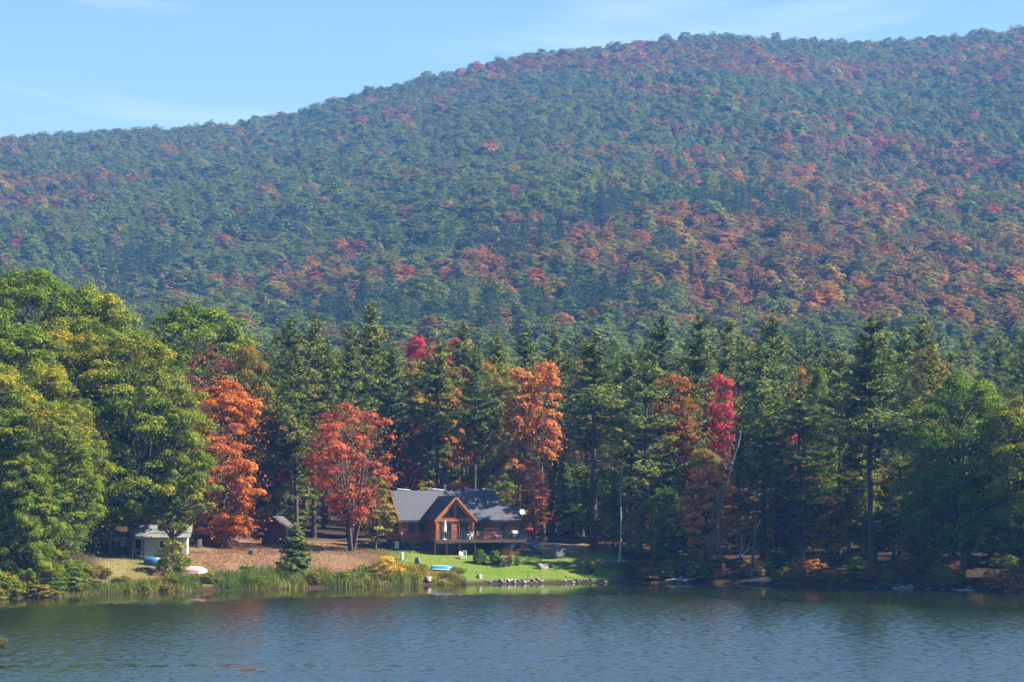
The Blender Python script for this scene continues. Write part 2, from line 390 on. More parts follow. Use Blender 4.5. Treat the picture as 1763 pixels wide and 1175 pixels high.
def decid(seed, H=20., R=6., cb=.25, ncl=90, lpc=170, leaf=.34, prof='round', oblate=.6, rc=(1.0, 1.9), gap=.0, stems=1, loose=.08, bare=0, flat=0.25, outw=.35, jit=.38):
    r = np.random.default_rng(seed)
    lob = [(k, r.uniform(.05, .16), r.uniform(0, 6.28)) for k in (1, 2, 3, 5)]
    def env(t, a):
        if prof == 'round': b = np.clip(1-(2*(t**.85)-1)**2, 0, 1)**.5
        elif prof == 'cone': b = np.clip((1-t), 0, 1)**.75*np.clip(t*6+.35, 0, 1)
        elif prof == 'vase': b = np.clip(1-((t-.62)/.62)**2, 0, 1)**.6*np.clip(.35+t*1.2, 0, 1) if t < .62 else max(0, 1-((t-.62)/.40)**2)**.6
        elif prof == 'column': b = .75*np.clip(1-(2*t-1)**4, 0, 1)**.5
        elif prof == 'dome': b = np.clip(1-t**2.2, 0, 1)**.5
        return R*b*(1+sum(A*math.sin(k*a+p+2.0*t*k) for k, A, p in lob))
    z0 = H*cb; C = []; tries = 0; dmin = (rc[0]+rc[1])*.40
    while len(C) < ncl and tries < ncl*60:
        tries += 1
        t = r.uniform(0, 1)**.9; a = r.uniform(0, 2*np.pi); rr = env(t, a)*r.uniform(.25, 1)**.42
        p = np.array([rr*math.cos(a), rr*math.sin(a), z0+(H-z0)*t])
        if vnoise(np.array(p[0]*.3+seed), np.array(p[2]*.3+p[1]*.2), seed) < gap: continue
        if C and min(np.sum((np.array(C)-p)**2, 1)) < dmin**2*(1.0 if tries < ncl*30 else .5): continue
        C.append(p)
    C = np.array(C)
    # wood
    Vs, Qs, off = [], [], 0
    def addt(P, Rr, nn=6):
        nonlocal off
        V, Q = tube_arrays(P, Rr, nn); Vs.append(V); Qs.append(Q+off); off += len(V)
    tr = .018*H+.08
    forks = []
    for s_ in range(stems):
        if stems == 1:
            top = np.array([r.normal()*.3, r.normal()*.3, H*.86]); lean = r.normal(size=2)*.25
        else:
            a = 2*np.pi*s_/stems + r.uniform(-.3, .3); rad = R*r.uniform(.25, .55)
            top = np.array([rad*math.cos(a), rad*math.sin(a), H*r.uniform(.7, .92)]); lean = np.array([0, 0])
        t = np.linspace(0, 1, 12)
        P = np.zeros((12, 3)); P[:, 2] = t*top[2] - .4
        pw = 1.0 if stems == 1 else .75
        P[:, 0] = top[0]*t**pw + lean[0]*np.sin(t*np.pi*1.5); P[:, 1] = top[1]*t**pw + lean[1]*np.sin(t*np.pi*1.3)
        P[1:, :2] += r.normal(size=(11, 2))*.06*H/20
        rad = tr*(1 if stems == 1 else .62)*(1-t*.93)**.9; rad[0] *= 1.5
        addt(P, np.maximum(rad, .025), 8); forks.append((P, rad))
    for c in C:
        k = int(r.integers(len(forks))) if stems == 1 else int(np.argmin([np.min(np.sum((f[0]-c)**2, 1)) for f in forks]))
        P, rad = forks[k]
        zt = np.clip(c[2]-np.hypot(c[0], c[1])*r.uniform(.45, .95), z0*.75, H*.8)
        i = int(np.argmin(np.abs(P[:, 2]-zt)))
        B = branch(P[i], c, -.03*H*r.uniform(-.5, .8), r)
        r0 = min(rad[i]*.55, .02*np.linalg.norm(c-P[i])+.03)
        addt(B, np.linspace(r0, .02, len(B)), 5)
        for _ in range(2):
            e = c + r.normal(size=3)*rc[1]*.75
            addt(branch(B[3], e, 0, r, 4), np.linspace(r0*.5, .012, 4), 4)
    for _ in range(bare):
        a = r.uniform(0, 6.28); zt = r.uniform(.1, .5)*H; P, rad = forks[0]; i = int(np.argmin(np.abs(P[:, 2]-zt)))
        e = P[i]+np.array([math.cos(a), math.sin(a), r.uniform(-.1, .4)])*r.uniform(.15, .45)*R
        addt(branch(P[i], e, .1, r), np.linspace(.05, .012, 6), 4)
    wood = make_mesh('trunk', np.vstack(Vs), np.vstack(Qs), mats=[M['bark']], smooth=True)
    # leaves
    PP, NN, SS, TT = [], [], [], []
    for c in C:
        rcl = r.uniform(*rc); nn = int(lpc*(rcl/np.mean(rc))**2*r.uniform(.7, 1.2)); cr = np.clip(r.normal(.45, .25), 0, 1)
        # each clump is itself a few sprays
        ns = 5; sub = r.normal(size=(ns, 3)); sub /= np.linalg.norm(sub, axis=1)[:, None]; sub[:, 2] = np.abs(sub[:, 2])*.8 - .15
        sub = np.vstack([[0, 0, 0], sub*.62]); which = r.integers(0, ns+1, nn)
        D = r.normal(size=(nn, 3)); D /= np.linalg.norm(D, axis=1)[:, None]; D[:, 2] = np.where(D[:, 2] < -.25, -D[:, 2], D[:, 2])
        rad = np.where(which == 0, .8, .52)*(.55+.45*r.uniform(0, 1, nn)**.5)
        L = sub[which] + D*rad[:, None]
        L[:, 2] *= oblate
        PP.append(c + L*rcl); oc = c-np.array([0, 0, z0+(H-z0)*.35]); oc = oc/(np.linalg.norm(oc)+1e-6)
        NN.append(D*(1-outw*.5) + oc*outw + np.array([0, 0, flat]) + r.normal(size=(nn, 3))*jit)
        SS.append(leaf*r.uniform(.6, 1.25, nn))
        cr_ = np.clip(cr + (which-2.5)*.06, 0, 1)
        TT.append(np.stack([r.uniform(0, 1, nn), cr_, np.full(nn, np.clip((c[2]-z0)/(H-z0), 0, 1))], 1))
    nl = int(ncl*lpc*loose)
    if nl:
        k = r.integers(0, len(C), nl)
        PP.append(C[k] + r.normal(size=(nl, 3))*rc[1]*np.array([.8, .8, .5])); NN.append(r.normal(size=(nl, 3))+[0, 0, .5]); SS.append(leaf*r.uniform(.5, 1.0, nl))
        TT.append(np.stack([r.uniform(0, 1, nl), r.uniform(.2, .8, nl), np.clip((PP[-1][:, 2]-z0)/(H-z0), 0, 1)], 1))
    crown = crown_mesh('crown', np.vstack(PP), np.vstack(NN), np.concatenate(SS), np.vstack(TT), r, 1.15)
    return dict(trunk=wood, crown=crown, H=H+rc[1]*oblate*.6, R=R)

def pine(seed, H=30., R=4.6, cb=.3, dens=1.3, young=False, step=1.12):
    r = np.random.default_rng(seed)
    Vs, Qs, off = [], [], 0
    def addt(P, Rr, nn=5):
        nonlocal off
        V, Q = tube_arrays(P, Rr, nn); Vs.append(V); Qs.append(Q+off); off += len(V)
    t = np.linspace(0, 1, 16); bend = r.normal(size=(2, 2))*.25
    TP = np.stack([bend[0, 0]*np.sin(t*3)+bend[1, 0]*t, bend[0, 1]*np.sin(t*2.6)+bend[1, 1]*t, t*H-.4*(1-t)], 1)
    rad = (.011*H+.02)*(1-t)**.85+.02; rad[0] *= 1.3
    addt(TP, rad, 9)
    ax = lambda z: np.array([np.interp(z, TP[:, 2], TP[:, 0]), np.interp(z, TP[:, 2], TP[:, 1]), z])
    PP, DD, NN, SS, TT = [], [], [], [], []
    z = H*cb; z0 = z
    bias_a = r.uniform(0, 6.28)
    while z < H-.35:
        f = (z-z0)/(H-z0)
        if young: prof = (1-f)**.85+.03
        else: prof = min(1, .55+f*1.6)*np.clip((1-f)*1.55, 0, 1)**.85*(.8+.4*vnoise(np.array(f*7.+seed), np.array(.5), seed)) + .05
        nb = r.integers(4, 7) if f < .9 else r.integers(3, 5)
        if f < .12: nb = r.integers(1, 4)
        a0 = r.uniform(0, 6.28)
        for k in range(nb):
            a = a0 + 2*np.pi*k/nb + r.normal()*.3
            L = R*prof*r.uniform(.4, 1.2)*(1+.18*math.cos(a-bias_a))
            if L < .25: L = .25
            up = np.interp(f, [0, .3, .7, 1], [-.05, .10, .42, 1.1]) + r.normal()*.09
            zb = z + r.uniform(-.3, .3)
            b0 = ax(zb); d = np.array([math.cos(a), math.sin(a), 0]); side = np.array([-math.sin(a), math.cos(a), 0])
            s = np.linspace(0, 1, 6)
            curve = (up*s + (-.12*np.sin(s*np.pi) + .22*s**2.5)*(1-f))
            BP = b0 + d*(L*s)[:, None]*np.cos(min(up, 1.2)*.5); BP[:, 2] += curve*L
            br0 = min(.02*L+.02, .10)
            addt(BP, np.linspace(br0, .012, 6), 4)
            nt = max(5, int((12*L+1.6*L*L)*dens))
            st = 1-(1-r.uniform(.0, 1, nt))**1.0*(.78 if f < .8 else 1.0)
            w = (.30*L*np.sin(np.clip(1-st, 0, 1)**.6*np.pi*.75+.35)+.12)*np.clip(st*2.2, 0, 1)
            u = r.uniform(-1, 1, nt)
            lobes = 1+.3*np.sin(st*17+seed+k)
            P = np.stack([np.interp(st, s, BP[:, i]) for i in range(3)], 1) + side*(u*w*lobes)[:, None]
            P[:, 2] += r.normal(size=nt)*.07 - np.abs(u)*w*.10 + .10
            dirv = d*(.75) + side*u[:, None]*.9 + np.array([0, 0, .50]) + r.normal(size=(nt, 3))*.38
            PP.append(P); DD.append(dirv); NN.append(np.array([0, 0, 1.]) + dirv*.1 + d*.25 + r.normal(size=(nt, 3))*.36)
            SS.append(np.full(nt, .52 if not young else .34)*r.uniform(.65, 1.25, nt))
            cr = np.clip(r.normal(.4, .2), 0, 1)
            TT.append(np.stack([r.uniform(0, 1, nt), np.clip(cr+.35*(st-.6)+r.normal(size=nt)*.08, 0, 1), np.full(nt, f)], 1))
        z += step*r.uniform(.55, 1.35)*(1.0-.35*f)
        if r.uniform() < .10 and f < .6 and not young: z += r.uniform(.4, 1.2)
    if not young:                                            # dead stubs on the bare trunk
        for _ in range(int(14*cb*3)):
            zz = r.uniform(.12*H, z0+2); a = r.uniform(0, 6.28); b0 = ax(zz); L = r.uniform(.5, 2.2)
            e = b0+np.array([math.cos(a)*L, math.sin(a)*L, r.uniform(-.35, .2)*L]); addt(branch(b0, e, .05, r, 4), np.linspace(.035, .01, 4), 4)
    wood = make_mesh('trunk', np.vstack(Vs), np.vstack(Qs), mats=[M['bark']], smooth=True)
    P = np.vstack(PP); D = np.vstack(DD); N = np.vstack(NN); S = np.concatenate(SS); T = np.vstack(TT)
    P2 = np.vstack([P, P + r.normal(size=P.shape)*.10]); D2 = np.vstack([D, D + r.normal(size=D.shape)*.5])
    N2 = np.vstack([N, N + r.normal(size=N.shape)*.5])
    # sprays: long axis along D, so B must follow D: take length_dir = D x N
    ld = D2
    V, Q = quads_from(P2, N2, np.concatenate([S, S*.9]), r, 1.0, ld)
    n_ = len(P2); V = V.reshape(n_, 4, 3); c = V.mean(1, keepdims=True)
    # narrow them across (A axis, corners 0 and 2)
    V[:, 0] = c[:, 0] + (V[:, 0]-c[:, 0])*.42; V[:, 2] = c[:, 0] + (V[:, 2]-c[:, 0])*.42
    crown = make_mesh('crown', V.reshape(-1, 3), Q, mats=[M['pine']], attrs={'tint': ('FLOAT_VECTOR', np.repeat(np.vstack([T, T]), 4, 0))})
    return dict(trunk=wood, crown=crown, H=H+.2, R=R)

PROTO = {}
for i, (h, rr, cb) in enumerate([(30, 4.8, .34), (31, 4.3, .42), (29, 5.2, .26), (30, 4.5, .18), (32, 4.0, .5), (28, 5.0, .30), (30, 4.6, .22)]):
    PROTO['pine%d' % i] = pine(100+i, h, rr, cb)
PROTO['young'] = pine(150, 5.2, 1.7, .02, 3.2, True, .26)
PROTO['young_tall'] = pine(151, 14, 2.9, .06, 1.5, True, .42)
for i in range(4): PROTO['oak%d' % i] = decid(200+i, 22, 7.5, .16, 190, 400, .215, 'round', .8, (1.0, 2.0), flat=.12, loose=.12)
for i in range(2): PROTO['dome%d' % i] = decid(210+i, 18, 7.5, .06, 190, 380, .215, 'dome', .8, (1.0, 1.9), flat=.12, loose=.12)
for i in range(2): PROTO['open%d' % i] = decid(220+i, 22, 6.0, .18, 120, 300, .22, 'round', .75, (.8, 1.7), gap=.18, bare=6, flat=.15, loose=.12)
PROTO['layered'] = decid(236, 18, 4.6, .03, 150, 260, .24, 'round', .58, (.7, 1.8), flat=.3, gap=.15, loose=.15)
PROTO['vase'] = decid(238, 18, 6.0, .16, 90, 125, .25, 'vase', .7, (.6, 1.6), stems=7, gap=.30, loose=.35)
for i in range(3): PROTO['slim%d' % i] = decid(240+i, 18, 3.0, .38, 48, 170, .24, 'column', .7, (.6, 1.4), gap=.22, bare=6, loose=.2)
for i in range(3): PROTO['sapling%d' % i] = decid(250+i, 9, 2.8, .16, 55, 90, .24, 'round', .55, (.5, 1.2), gap=.15, flat=.4, loose=.2)
PROTO['sparse'] = decid(260, 20, 5.5, .25, 55, 60, .30, 'round', .6, (1.0, 1.8), bare=14)
PROTO['snag'] = decid(261, 16, 2.2, .55, 9, 14, .25, 'column', .6, (.5, .9), bare=10)
for i in range(3): PROTO['bush%d' % i] = decid(270+i, 1.7, 1.25, .02, 40, 60, .13, 'dome', .7, (.25, .45), stems=5)
PROTO['roundbush'] = decid(275, 1.75, 1.15, .0, 80, 90, .10, 'dome', .8, (.22, .38), stems=4, loose=.02)
PROTO['twiggy'] = decid(276, 1.6, 1.0, .1, 30, 26, .10, 'vase', .8, (.2, .4), stems=9, bare=12)
for i in range(5): PROTO['hill%d' % i] = decid(300+i, 13, 3.7, .06, 100, 60, .42, 'round' if i < 2 else 'dome', .9, (.7, 1.35), loose=.02, outw=1.1, jit=.18, flat=.15)
PROTO['hillpine'] = pine(320, 20, 3.4, .2, .5, False, 1.2)

def tree(name, proto, X, Y, top=None, H=None, width=None, leaf='oak', bark='bark', rz=None, label='', cat='tree', group=None, tint=None, zbase=None, lean=None):
    p = PROTO[proto]; g = gz(X, Y) if zbase is None else zbase
    if H is None: H = top - g
    sz = H/p['H']; sx = sz if width is None else width/2/p['R']
    if width is None and top is not None: sx = max(.7, min(1.25, sz))
    o = link(name, None, loc=(X, Y, g), rot=(lean[0] if lean else 0, lean[1] if lean else 0, random.uniform(0, 6.28) if rz is None else rz), scale=(sx, sx, sz))
    o.empty_display_size = 1
    tag(o, label, cat, group)
    t = link('trunk', p['trunk'], o); c = link('crown', p['crown'], o)
    if bark != 'bark': t.material_slots[0].link = 'OBJECT'; t.material_slots[0].material = M[bark]
    c.material_slots[0].link = 'OBJECT'; c.material_slots[0].material = M[leaf]
    v = random.uniform(.88, 1.12)
    c.color = (*(tint or (v*random.uniform(.94, 1.06), v, v*random.uniform(.92, 1.08))), 1)
    return o
random.seed(5)

# ------------------------------------------------------------------ named trees of the shore
def ptree(name, proto, x, ytop, Y, wpx=None, **k):
    """a tree that stands at distance Y on the ground, its crown axis seen at photo column x, its tip at photo row ytop"""
    return tree(name, proto, px_x(x, Y), Y, top=px_z(ytop, Y), width=None if wpx is None else wpx*Y/FPX, **k)
# left bank hardwoods
ptree('oak_tree', 'oak0', 45, 462, 352, 250, leaf='oak_green', label='tall green hardwood rising above the others at the top of the left bank')
ptree('oak_tree', 'oak1', 150, 490, 350, 210, leaf='oak', label='green hardwood with a rounded top behind the yellow-tipped oak')
ptree('oak_tree', 'oak2', -40, 520, 335, 260, leaf='oak_green', label='broad green hardwood on the left bank with only part of its crown in view')
ptree('oak_tree', 'dome0', 335, 520, 385, 270, leaf='oak_green', label='bright green dome-shaped hardwood behind the orange maple')
ptree('oak_tree', 'oak3', 225, 570, 336, 250, leaf='oak', label='big olive green oak with yellow tips above the white cottage')
ptree('oak_tree', 'oak0', 110, 545, 340, 240, leaf='oak', label='large green oak with golden patches left of the white cottage')
ptree('oak_tree', 'open0', 85, 690, 310, 200, leaf='oak', label='open oak with dark trunk and yellow-green foliage leaning over the lake edge')
ptree('oak_tree', 'oak2', 5, 700, 312, 170, leaf='oak_green', label='dark green oak with low branches at the waterline')
ptree('oak_tree', 'open1', 300, 675, 334, 120, leaf='oak', label='green oak whose low boughs hang in front of the white cottage')
ptree('oak_tree', 'oak3', 118, 690, 322, 120, leaf='oak', label='yellowish oak crowding the left side of the white cottage')
ptree('oak_tree', 'open1', 425, 590, 378, 110, leaf='oak_olive', label='olive and tan hardwood between the orange maple and the tall pines')
ptree('oak_tree', 'sparse', 365, 590, 366, 110, leaf='brownred', label='half bare hardwood with dull red leaves above the orange maple')
ptree('oak_tree', 'oak3', 440, 690, 372, 90, leaf='oak_olive', label='small olive hardwood beside the pink-leaved maple')
ptree('oak_tree', 'bush0', 296, 928, 328, 56, leaf='oak', label='leafy green sapling in front of the white cottage wall')
ptree('maple_tree', 'layered', 385, 650, 352, 140, leaf='orange', label='bright orange maple with layered boughs beside the white cottage')
ptree('maple_tree', 'vase', 606, 692, 357, 165, leaf='redorange', label='multi-stemmed red-orange maple on the grass beside the log cabin')
ptree('maple_tree', 'slim0', 480, 715, 372, 80, leaf='red', label='slender pink-red maple behind the dark red shed')
ptree('maple_tree', 'sapling0', 645, 820, 361, 66, leaf='oak_olive', label='low green hardwood beside the left gable of the log cabin')
ptree('maple_tree', 'sapling1', 480, 815, 378, 110, leaf='oak_green', label='leafy green understory tree behind the dark red shed')
ptree('maple_tree', 'sapling2', 425, 860, 380, 90, leaf='oak_olive', label='small yellow-green tree between the orange maple and the red shed')
for i, (x, yt, Y, w, pr_, lf, lb) in enumerate([
  (45, 780, 306, 130, 'dome1', 'oak', 'low spreading oak filling the shore left of the open oak'),
  (108, 800, 314, 90, 'open0', 'oak_green', 'green oak bending to the water between the open oak and the cottage'),
  (-20, 620, 322, 190, 'oak3', 'oak', 'yellow-green oak half in view beyond the waterline oak'),
  (190, 640, 334, 150, 'oak0', 'oak_green', 'green oak filling the bank above the cottage porch'),
  (65, 620, 328, 170, 'oak1', 'oak', 'yellow-green oak in the middle of the left bank'),
  (255, 745, 352, 130, 'dome0', 'oak', 'leafy oak directly behind the cottage roof'),
  (330, 700, 362, 110, 'dome1', 'oak_olive', 'olive hardwood between the cottage oak and the orange maple')]):
    ptree('oak_tree', pr_, x, yt, Y, w, leaf=lf, label=lb)
# hardwoods among the pines
ptree('maple_tree', 'slim1', 896, 628, 383, 62, leaf='salmon', bark='bark_grey', label='slender salmon-orange maple with pale trunk right of the cabin')
ptree('maple_tree', 'slim2', 936, 620, 384, 70, leaf='salmon', bark='bark_grey', label='tall salmon maple with a red tip right of the cabin')
ptree('maple_tree', 'slim0', 920, 785, 381, 48, leaf='brownred', bark='bark_grey', label='short dull red maple beside the cabin roof')
ptree('maple_tree', 'slim1', 1238, 640, 380, 62, leaf='red', label='crimson maple standing among dark pines')
ptree('maple_tree', 'slim0', 802, 630, 415, 38, leaf='red', label='narrow red maple tip in the forest behind the cabin')
ptree('maple_tree', 'slim2', 722, 575, 470, 60, leaf='red', label='magenta-red maple high in the forest behind the cabin')
ptree('maple_tree', 'slim1', 782, 578, 470, 50, leaf='redorange', label='dull red maple behind the cabin forest, beside the magenta one')
ptree('maple_tree', 'slim0', 1370, 618, 402, 60, leaf='yellow', tint=(.75, .62, .8), label='golden yellow hardwood in the gap of the right pines')
ptree('maple_tree', 'sapling1', 1356, 725, 362, 66, leaf='red', label='red maple half hidden behind a shorter pine')
ptree('maple_tree', 'sapling0', 1216, 800, 356, 86, leaf='salmon', label='salmon-orange sapling beside the leaning grey trunk')
ptree('maple_tree', 'open0', 705, 690, 385, 60, leaf='brownred', label='dark reddish hardwood behind the left end of the cabin roof')
ptree('maple_tree', 'open1', 835, 620, 400, 90, leaf='oak_olive', label='olive-brown hardwood in the shade behind the cabin')
ptree('maple_tree', 'slim2', 770, 665, 395, 70, leaf='rust', label='rust-coloured hardwood in the shade behind the cabin dormer')
ptree('oak_tree', 'oak1', 1655, 640, 334, 200, leaf='oak_green', label='large green hardwood on the right bank among the pines')
ptree('oak_tree', 'oak2', 1760, 680, 330, 190, leaf='oak', label='olive green hardwood at the right bank with a low crown')
ptree('oak_tree', 'sapling2', 1600, 790, 340, 90, leaf='lime', label='lime yellow sapling under the right bank hardwood')
ptree('oak_tree', 'open1', 1600, 590, 378, 90, leaf='oak_olive', label='olive hardwood top between pines above the right bank')
ptree('oak_tree', 'dome1', 1410, 635, 392, 80, leaf='oak_green', label='dark green hardwood crown between two right-hand pines')
# named pines
PN = [(1023, 572, 374, 'pine4', 140, 'pine', 'tall pine with a long bare trunk rising from the edge of the lawn'),
 (1100, 598, 366, 'pine3', 130, 'pine', 'leaning pine with low boughs at the right end of the lawn'),
 (1138, 540, 402, 'pine0', 120, 'pine_blue', 'pine with the pointed top behind the leaning lawn pine'),
 (1205, 543, 386, 'pine1', 130, 'pine', 'dark pine beside the crimson maple'),
 (1312, 594, 366, 'pine2', 130, 'pine', 'full-crowned olive pine in front of the golden hardwood'),
 (1380, 664, 353, 'pine3', 160, 'pine', 'shorter pine with drooping boughs at the right waterline'),
 (1503, 546, 344, 'pine1', 175, 'pine', 'broad pine with a thick straight trunk on the right bank'),
 (540, 540, 380, 'pine2', 135, 'pine_yellow', 'olive pine behind the dark red shed with a dense crown'),
 (502, 548, 388, 'pine0', 110, 'pine', 'dark pine crowded against the olive pine behind the shed'),
 (641, 522, 398, 'pine5', 130, 'pine_yellow', 'olive-yellow pine with a clear straight leader behind the red-orange maple'),
 (735, 590, 396, 'pine3', 120, 'pine_blue', 'blue-green pine behind the left half of the cabin roof'),
 (905, 566, 396, 'pine0', 100, 'pine', 'pine directly behind the salmon maples'),
 (955, 566, 408, 'pine5', 100, 'pine', 'pine behind the red-tipped salmon maple'),
 (1255, 550, 418, 'pine1', 90, 'pine', 'pine top above the crimson maple'),
 (1330, 533, 412, 'pine4', 100, 'pine', 'highest pine top behind the golden hardwood'),
 (1590, 543, 400, 'pine0', 110, 'pine', 'pine with jagged top behind the large right bank hardwood')]
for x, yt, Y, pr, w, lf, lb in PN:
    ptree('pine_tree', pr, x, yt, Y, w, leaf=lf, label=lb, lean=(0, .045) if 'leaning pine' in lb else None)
ptree('pine_tree', 'young_tall', 1055, 800, 378, 56, leaf='pine', label='young pine between the bare pine trunk and the pale birch')
ptree('pine_tree', 'young', 512, 902, 334.5, 82, leaf='pine', label='bushy young conifer in front of the dark red shed')

# the pine stand behind the shore, tree by tree
taken = [(px_x(p[0], p[2]), p[2]) for p in PN]
def free(X, Y, d):
    return all((X-a)**2+(Y-b_)**2 > d*d for a, b_ in taken)
# keep clear: cabin, lawn, drive, cottage lawn
def clear_zone(X, Y):
    x = X/Y*FPX+CX; d = Y-float(np.interp(X, _SX, _SY))
    if 640 < x < 1060 and d < 34: return True
    if 180 < x < 660 and d < 40: return True
    return d < 5
stand = []
tries = 0
while len(stand) < 185 and tries < 6000:
    tries += 1
    Y = 350 + 290*random.random()**1.25; x = random.uniform(-140, 1950); X = px_x(x, Y)
    if x < 470 and Y < 430: continue
    if 870 < x < 972 and Y < 398: continue
    if (1195 < x < 1282 and Y < 382) or (1340 < x < 1400 and Y < 404): continue
    if clear_zone(X, Y) or not free(X, Y, 5.0+ (Y-350)*.012): continue
    taken.append((X, Y)); stand.append((x, X, Y))
for x, X, Y in stand:
    g = gz(X, Y); far = Y > 460
    H = random.uniform(24, 31) if Y < 480 else random.uniform(20, 28)
    lim = px_z(np.interp(x, [0, 200, 330, 480, 700, 900, 1100, 1763], [500, 520, 545, 555, 545, 565, 560, 562]) + random.uniform(0, 45), Y)
    H = min(H, lim-g) if Y < 430 else min(max(lim-g, 18), 33)
    hard = random.random() < (.22 if Y < 430 else .32)
    if 440 < x < 700 and Y < 440: hard = False
    if hard:
        lf = random.choices(['oak_olive', 'oak_green', 'rust', 'salmon', 'red', 'lime'], [5, 5, 2, 1.2 if Y > 430 else 0, .8 if Y > 430 else 0, 1])[0]
        nm = {'oak_olive': 'olive', 'oak_green': 'green', 'rust': 'rust-brown', 'salmon': 'orange', 'red': 'red', 'lime': 'yellow-green'}[lf]
        tree('forest_tree', random.choice(['slim0', 'slim1', 'slim2'] if lf in ('red', 'salmon') else ['open0', 'open1', 'slim0', 'slim1', 'slim2', 'oak1']), X, Y, H=max(8, H*random.uniform(.7, .9)), leaf=lf,
             label='%s hardwood standing inside the pine forest behind the shore' % nm, group='%s hardwoods inside the pine forest' % nm)
    else:
        lf = random.choice(['pine', 'pine', 'pine_blue', 'pine_yellow'])
        nm = {'pine': 'dark green', 'pine_blue': 'bluish green', 'pine_yellow': 'olive green'}[lf]
        tree('pine_tree', 'pine%d' % random.randrange(7), X, Y, H=max(10, H), leaf=lf,
             label='%s pine in the dense stand behind the first row of shore trees' % nm, group='%s pines of the stand' % nm)
# pines on the right bank outside the picture, whose shade falls on the shore
for x, Y in [(1930, 352), (1960, 330), (2040, 316), (1905, 345), (1990, 322), (2060, 345), (2130, 326), (1880, 360), (2000, 372), (2210, 340)]:
    X = px_x(x, Y); tree('pine_tree', 'pine%d' % random.randrange(7), X, Y, H=random.uniform(15, 22) if x < 1950 else random.uniform(22, 28), leaf='pine',
        label='pine on the right bank beyond the large hardwoods', group='pines beyond the right bank hardwoods')
# lower trees crowding the shaded right shore
for i in range(14):
    x = 1120 + i*48 + random.uniform(-12, 12); X0 = px_x(x, 345); Y = float(np.interp(X0, _SX, _SY)) + random.uniform(15, 28); X = px_x(x, Y)
    if not free(X, Y, 2.0): continue
    taken.append((X, Y))
    if i % 2: tree('pine_tree', random.choice(['pine3', 'pine6', 'young_tall']), X, Y, H=random.uniform(13, 23), leaf='pine', label='lower pine crowding the shaded right shore', group='lower pines of the right shore')
    else: tree('forest_tree', random.choice(['oak2', 'open1', 'sapling0', 'oak0']), X, Y, H=random.uniform(8, 15), leaf=random.choice(['oak_green', 'oak_olive']), label='small hardwood crowding the shaded right shore', group='small hardwoods of the right shore')
# understory saplings in the shade at the forest edge
k = 0; tries = 0
while k < 60 and tries < 3000:
    tries += 1
    Y = random.uniform(346, 410); x = random.uniform(1040, 1763) if k < 46 else random.uniform(650, 1040); X = px_x(x, Y)
    d = Y-float(np.interp(X, _SX, _SY))
    if d < 4 or clear_zone(X, Y) or not free(X, Y, 2.2): continue
    taken.append((X, Y)); k += 1
    lf = random.choices(['rust', 'orange', 'lime', 'oak_olive', 'oak_green', 'brownred', 'yellow'], [2.2, 2.2, 2.5, 3, 4.5, 1.2, 2.2])[0]
    nm = {'rust': 'rust-brown', 'orange': 'orange', 'lime': 'lime', 'oak_olive': 'olive', 'oak_green': 'green', 'brownred': 'dull red', 'yellow': 'yellow'}[lf]
    tree('understory_sapling', 'sapling%d' % random.randrange(3), X, Y, H=random.uniform(5, 12), leaf=lf,
         label='%s sapling in the shade under the right-hand pines' % nm if x > 1040 else '%s sapling in the shade behind the cabin' % nm,
         cat='sapling', group='%s saplings %s' % (nm, 'under the pines' if x > 1040 else 'behind the cabin'))
for x, Y, H_ in ((948, 402, 9), (968, 398, 11), (985, 405, 8), (1003, 400, 10), (958, 418, 14), (995, 420, 13), (1035, 404, 9)):
    tree('understory_sapling', random.choice(['young_tall', 'sapling0', 'sapling2']), px_x(x, Y), Y, H=H_, leaf='oak_green' if H_ < 10 else 'pine',
         label='dark leafy sapling at the back of the drive behind the bare pine', cat='sapling', group='saplings at the back of the drive')
# pale and leaning trunks
ptree('birch_tree', 'snag', 1066, 795, 362, 26, leaf='lime', bark='bark_pale', label='thin pale birch trunk right of the bare pine', rz=.3, lean=(0, .035))
def log_tree(name, pts, r0, r1, mat, label, cat, Y, twigs=()):
    b_ = MB(); P = np.array([tuple(at(x, y, Y+dy)) for x, y, dy in pts]); o0 = P[0].copy()
    t = np.linspace(0, 1, len(P)); tt = np.linspace(0, 1, 14); PP = np.stack([np.interp(tt, t, P[:, i]) for i in range(3)], 1)
    b_.tube(PP-o0, np.linspace(r0, r1, 14), 8)
    for tw in twigs:
        Q = np.array([tuple(at(x, y, Y+dy)) for x, y, dy in tw]); t = np.linspace(0, 1, len(Q)); tt = np.linspace(0, 1, 6)
        QQ = np.stack([np.interp(tt, t, Q[:, i]) for i in range(3)], 1)-o0
        b_.tube(QQ, np.linspace(r1*1.2, .02, 6), 5)
    o = b_.build(name, mat, smooth=True, loc=tuple(o0)); tag(o, label, cat); return o
log_tree('dead_tree', [(1246, 992, 0), (1238, 940, 0), (1234, 900, 0), (1247, 850, 0), (1262, 790, 0), (1270, 768, 0)], .22, .09, M['bark_grey'],
         'grey dead tree trunk bent to the right above the bank', 'dead tree', 350, [[(1270, 770, 0), (1275, 750, 1), (1278, 735, 1)], [(1262, 800, 0), (1252, 790, -1), (1243, 772, -1)], [(1268, 775, 0), (1260, 765, .5), (1258, 760, .5)]])
log_tree('dead_tree', [(1224, 965, 2), (1232, 905, 2), (1240, 850, 2), (1244, 800, 3)], .16, .05, M['bark_grey'], 'thin grey trunk leaning beside the bent dead tree', 'dead tree', 350)
log_tree('dead_tree', [(1294, 996, 0), (1296, 960, 0), (1299, 925, 0), (1301, 895, 0)], .2, .12, M['bark_grey'], 'short pale trunk at the water beside the bent dead tree', 'dead tree', 345)
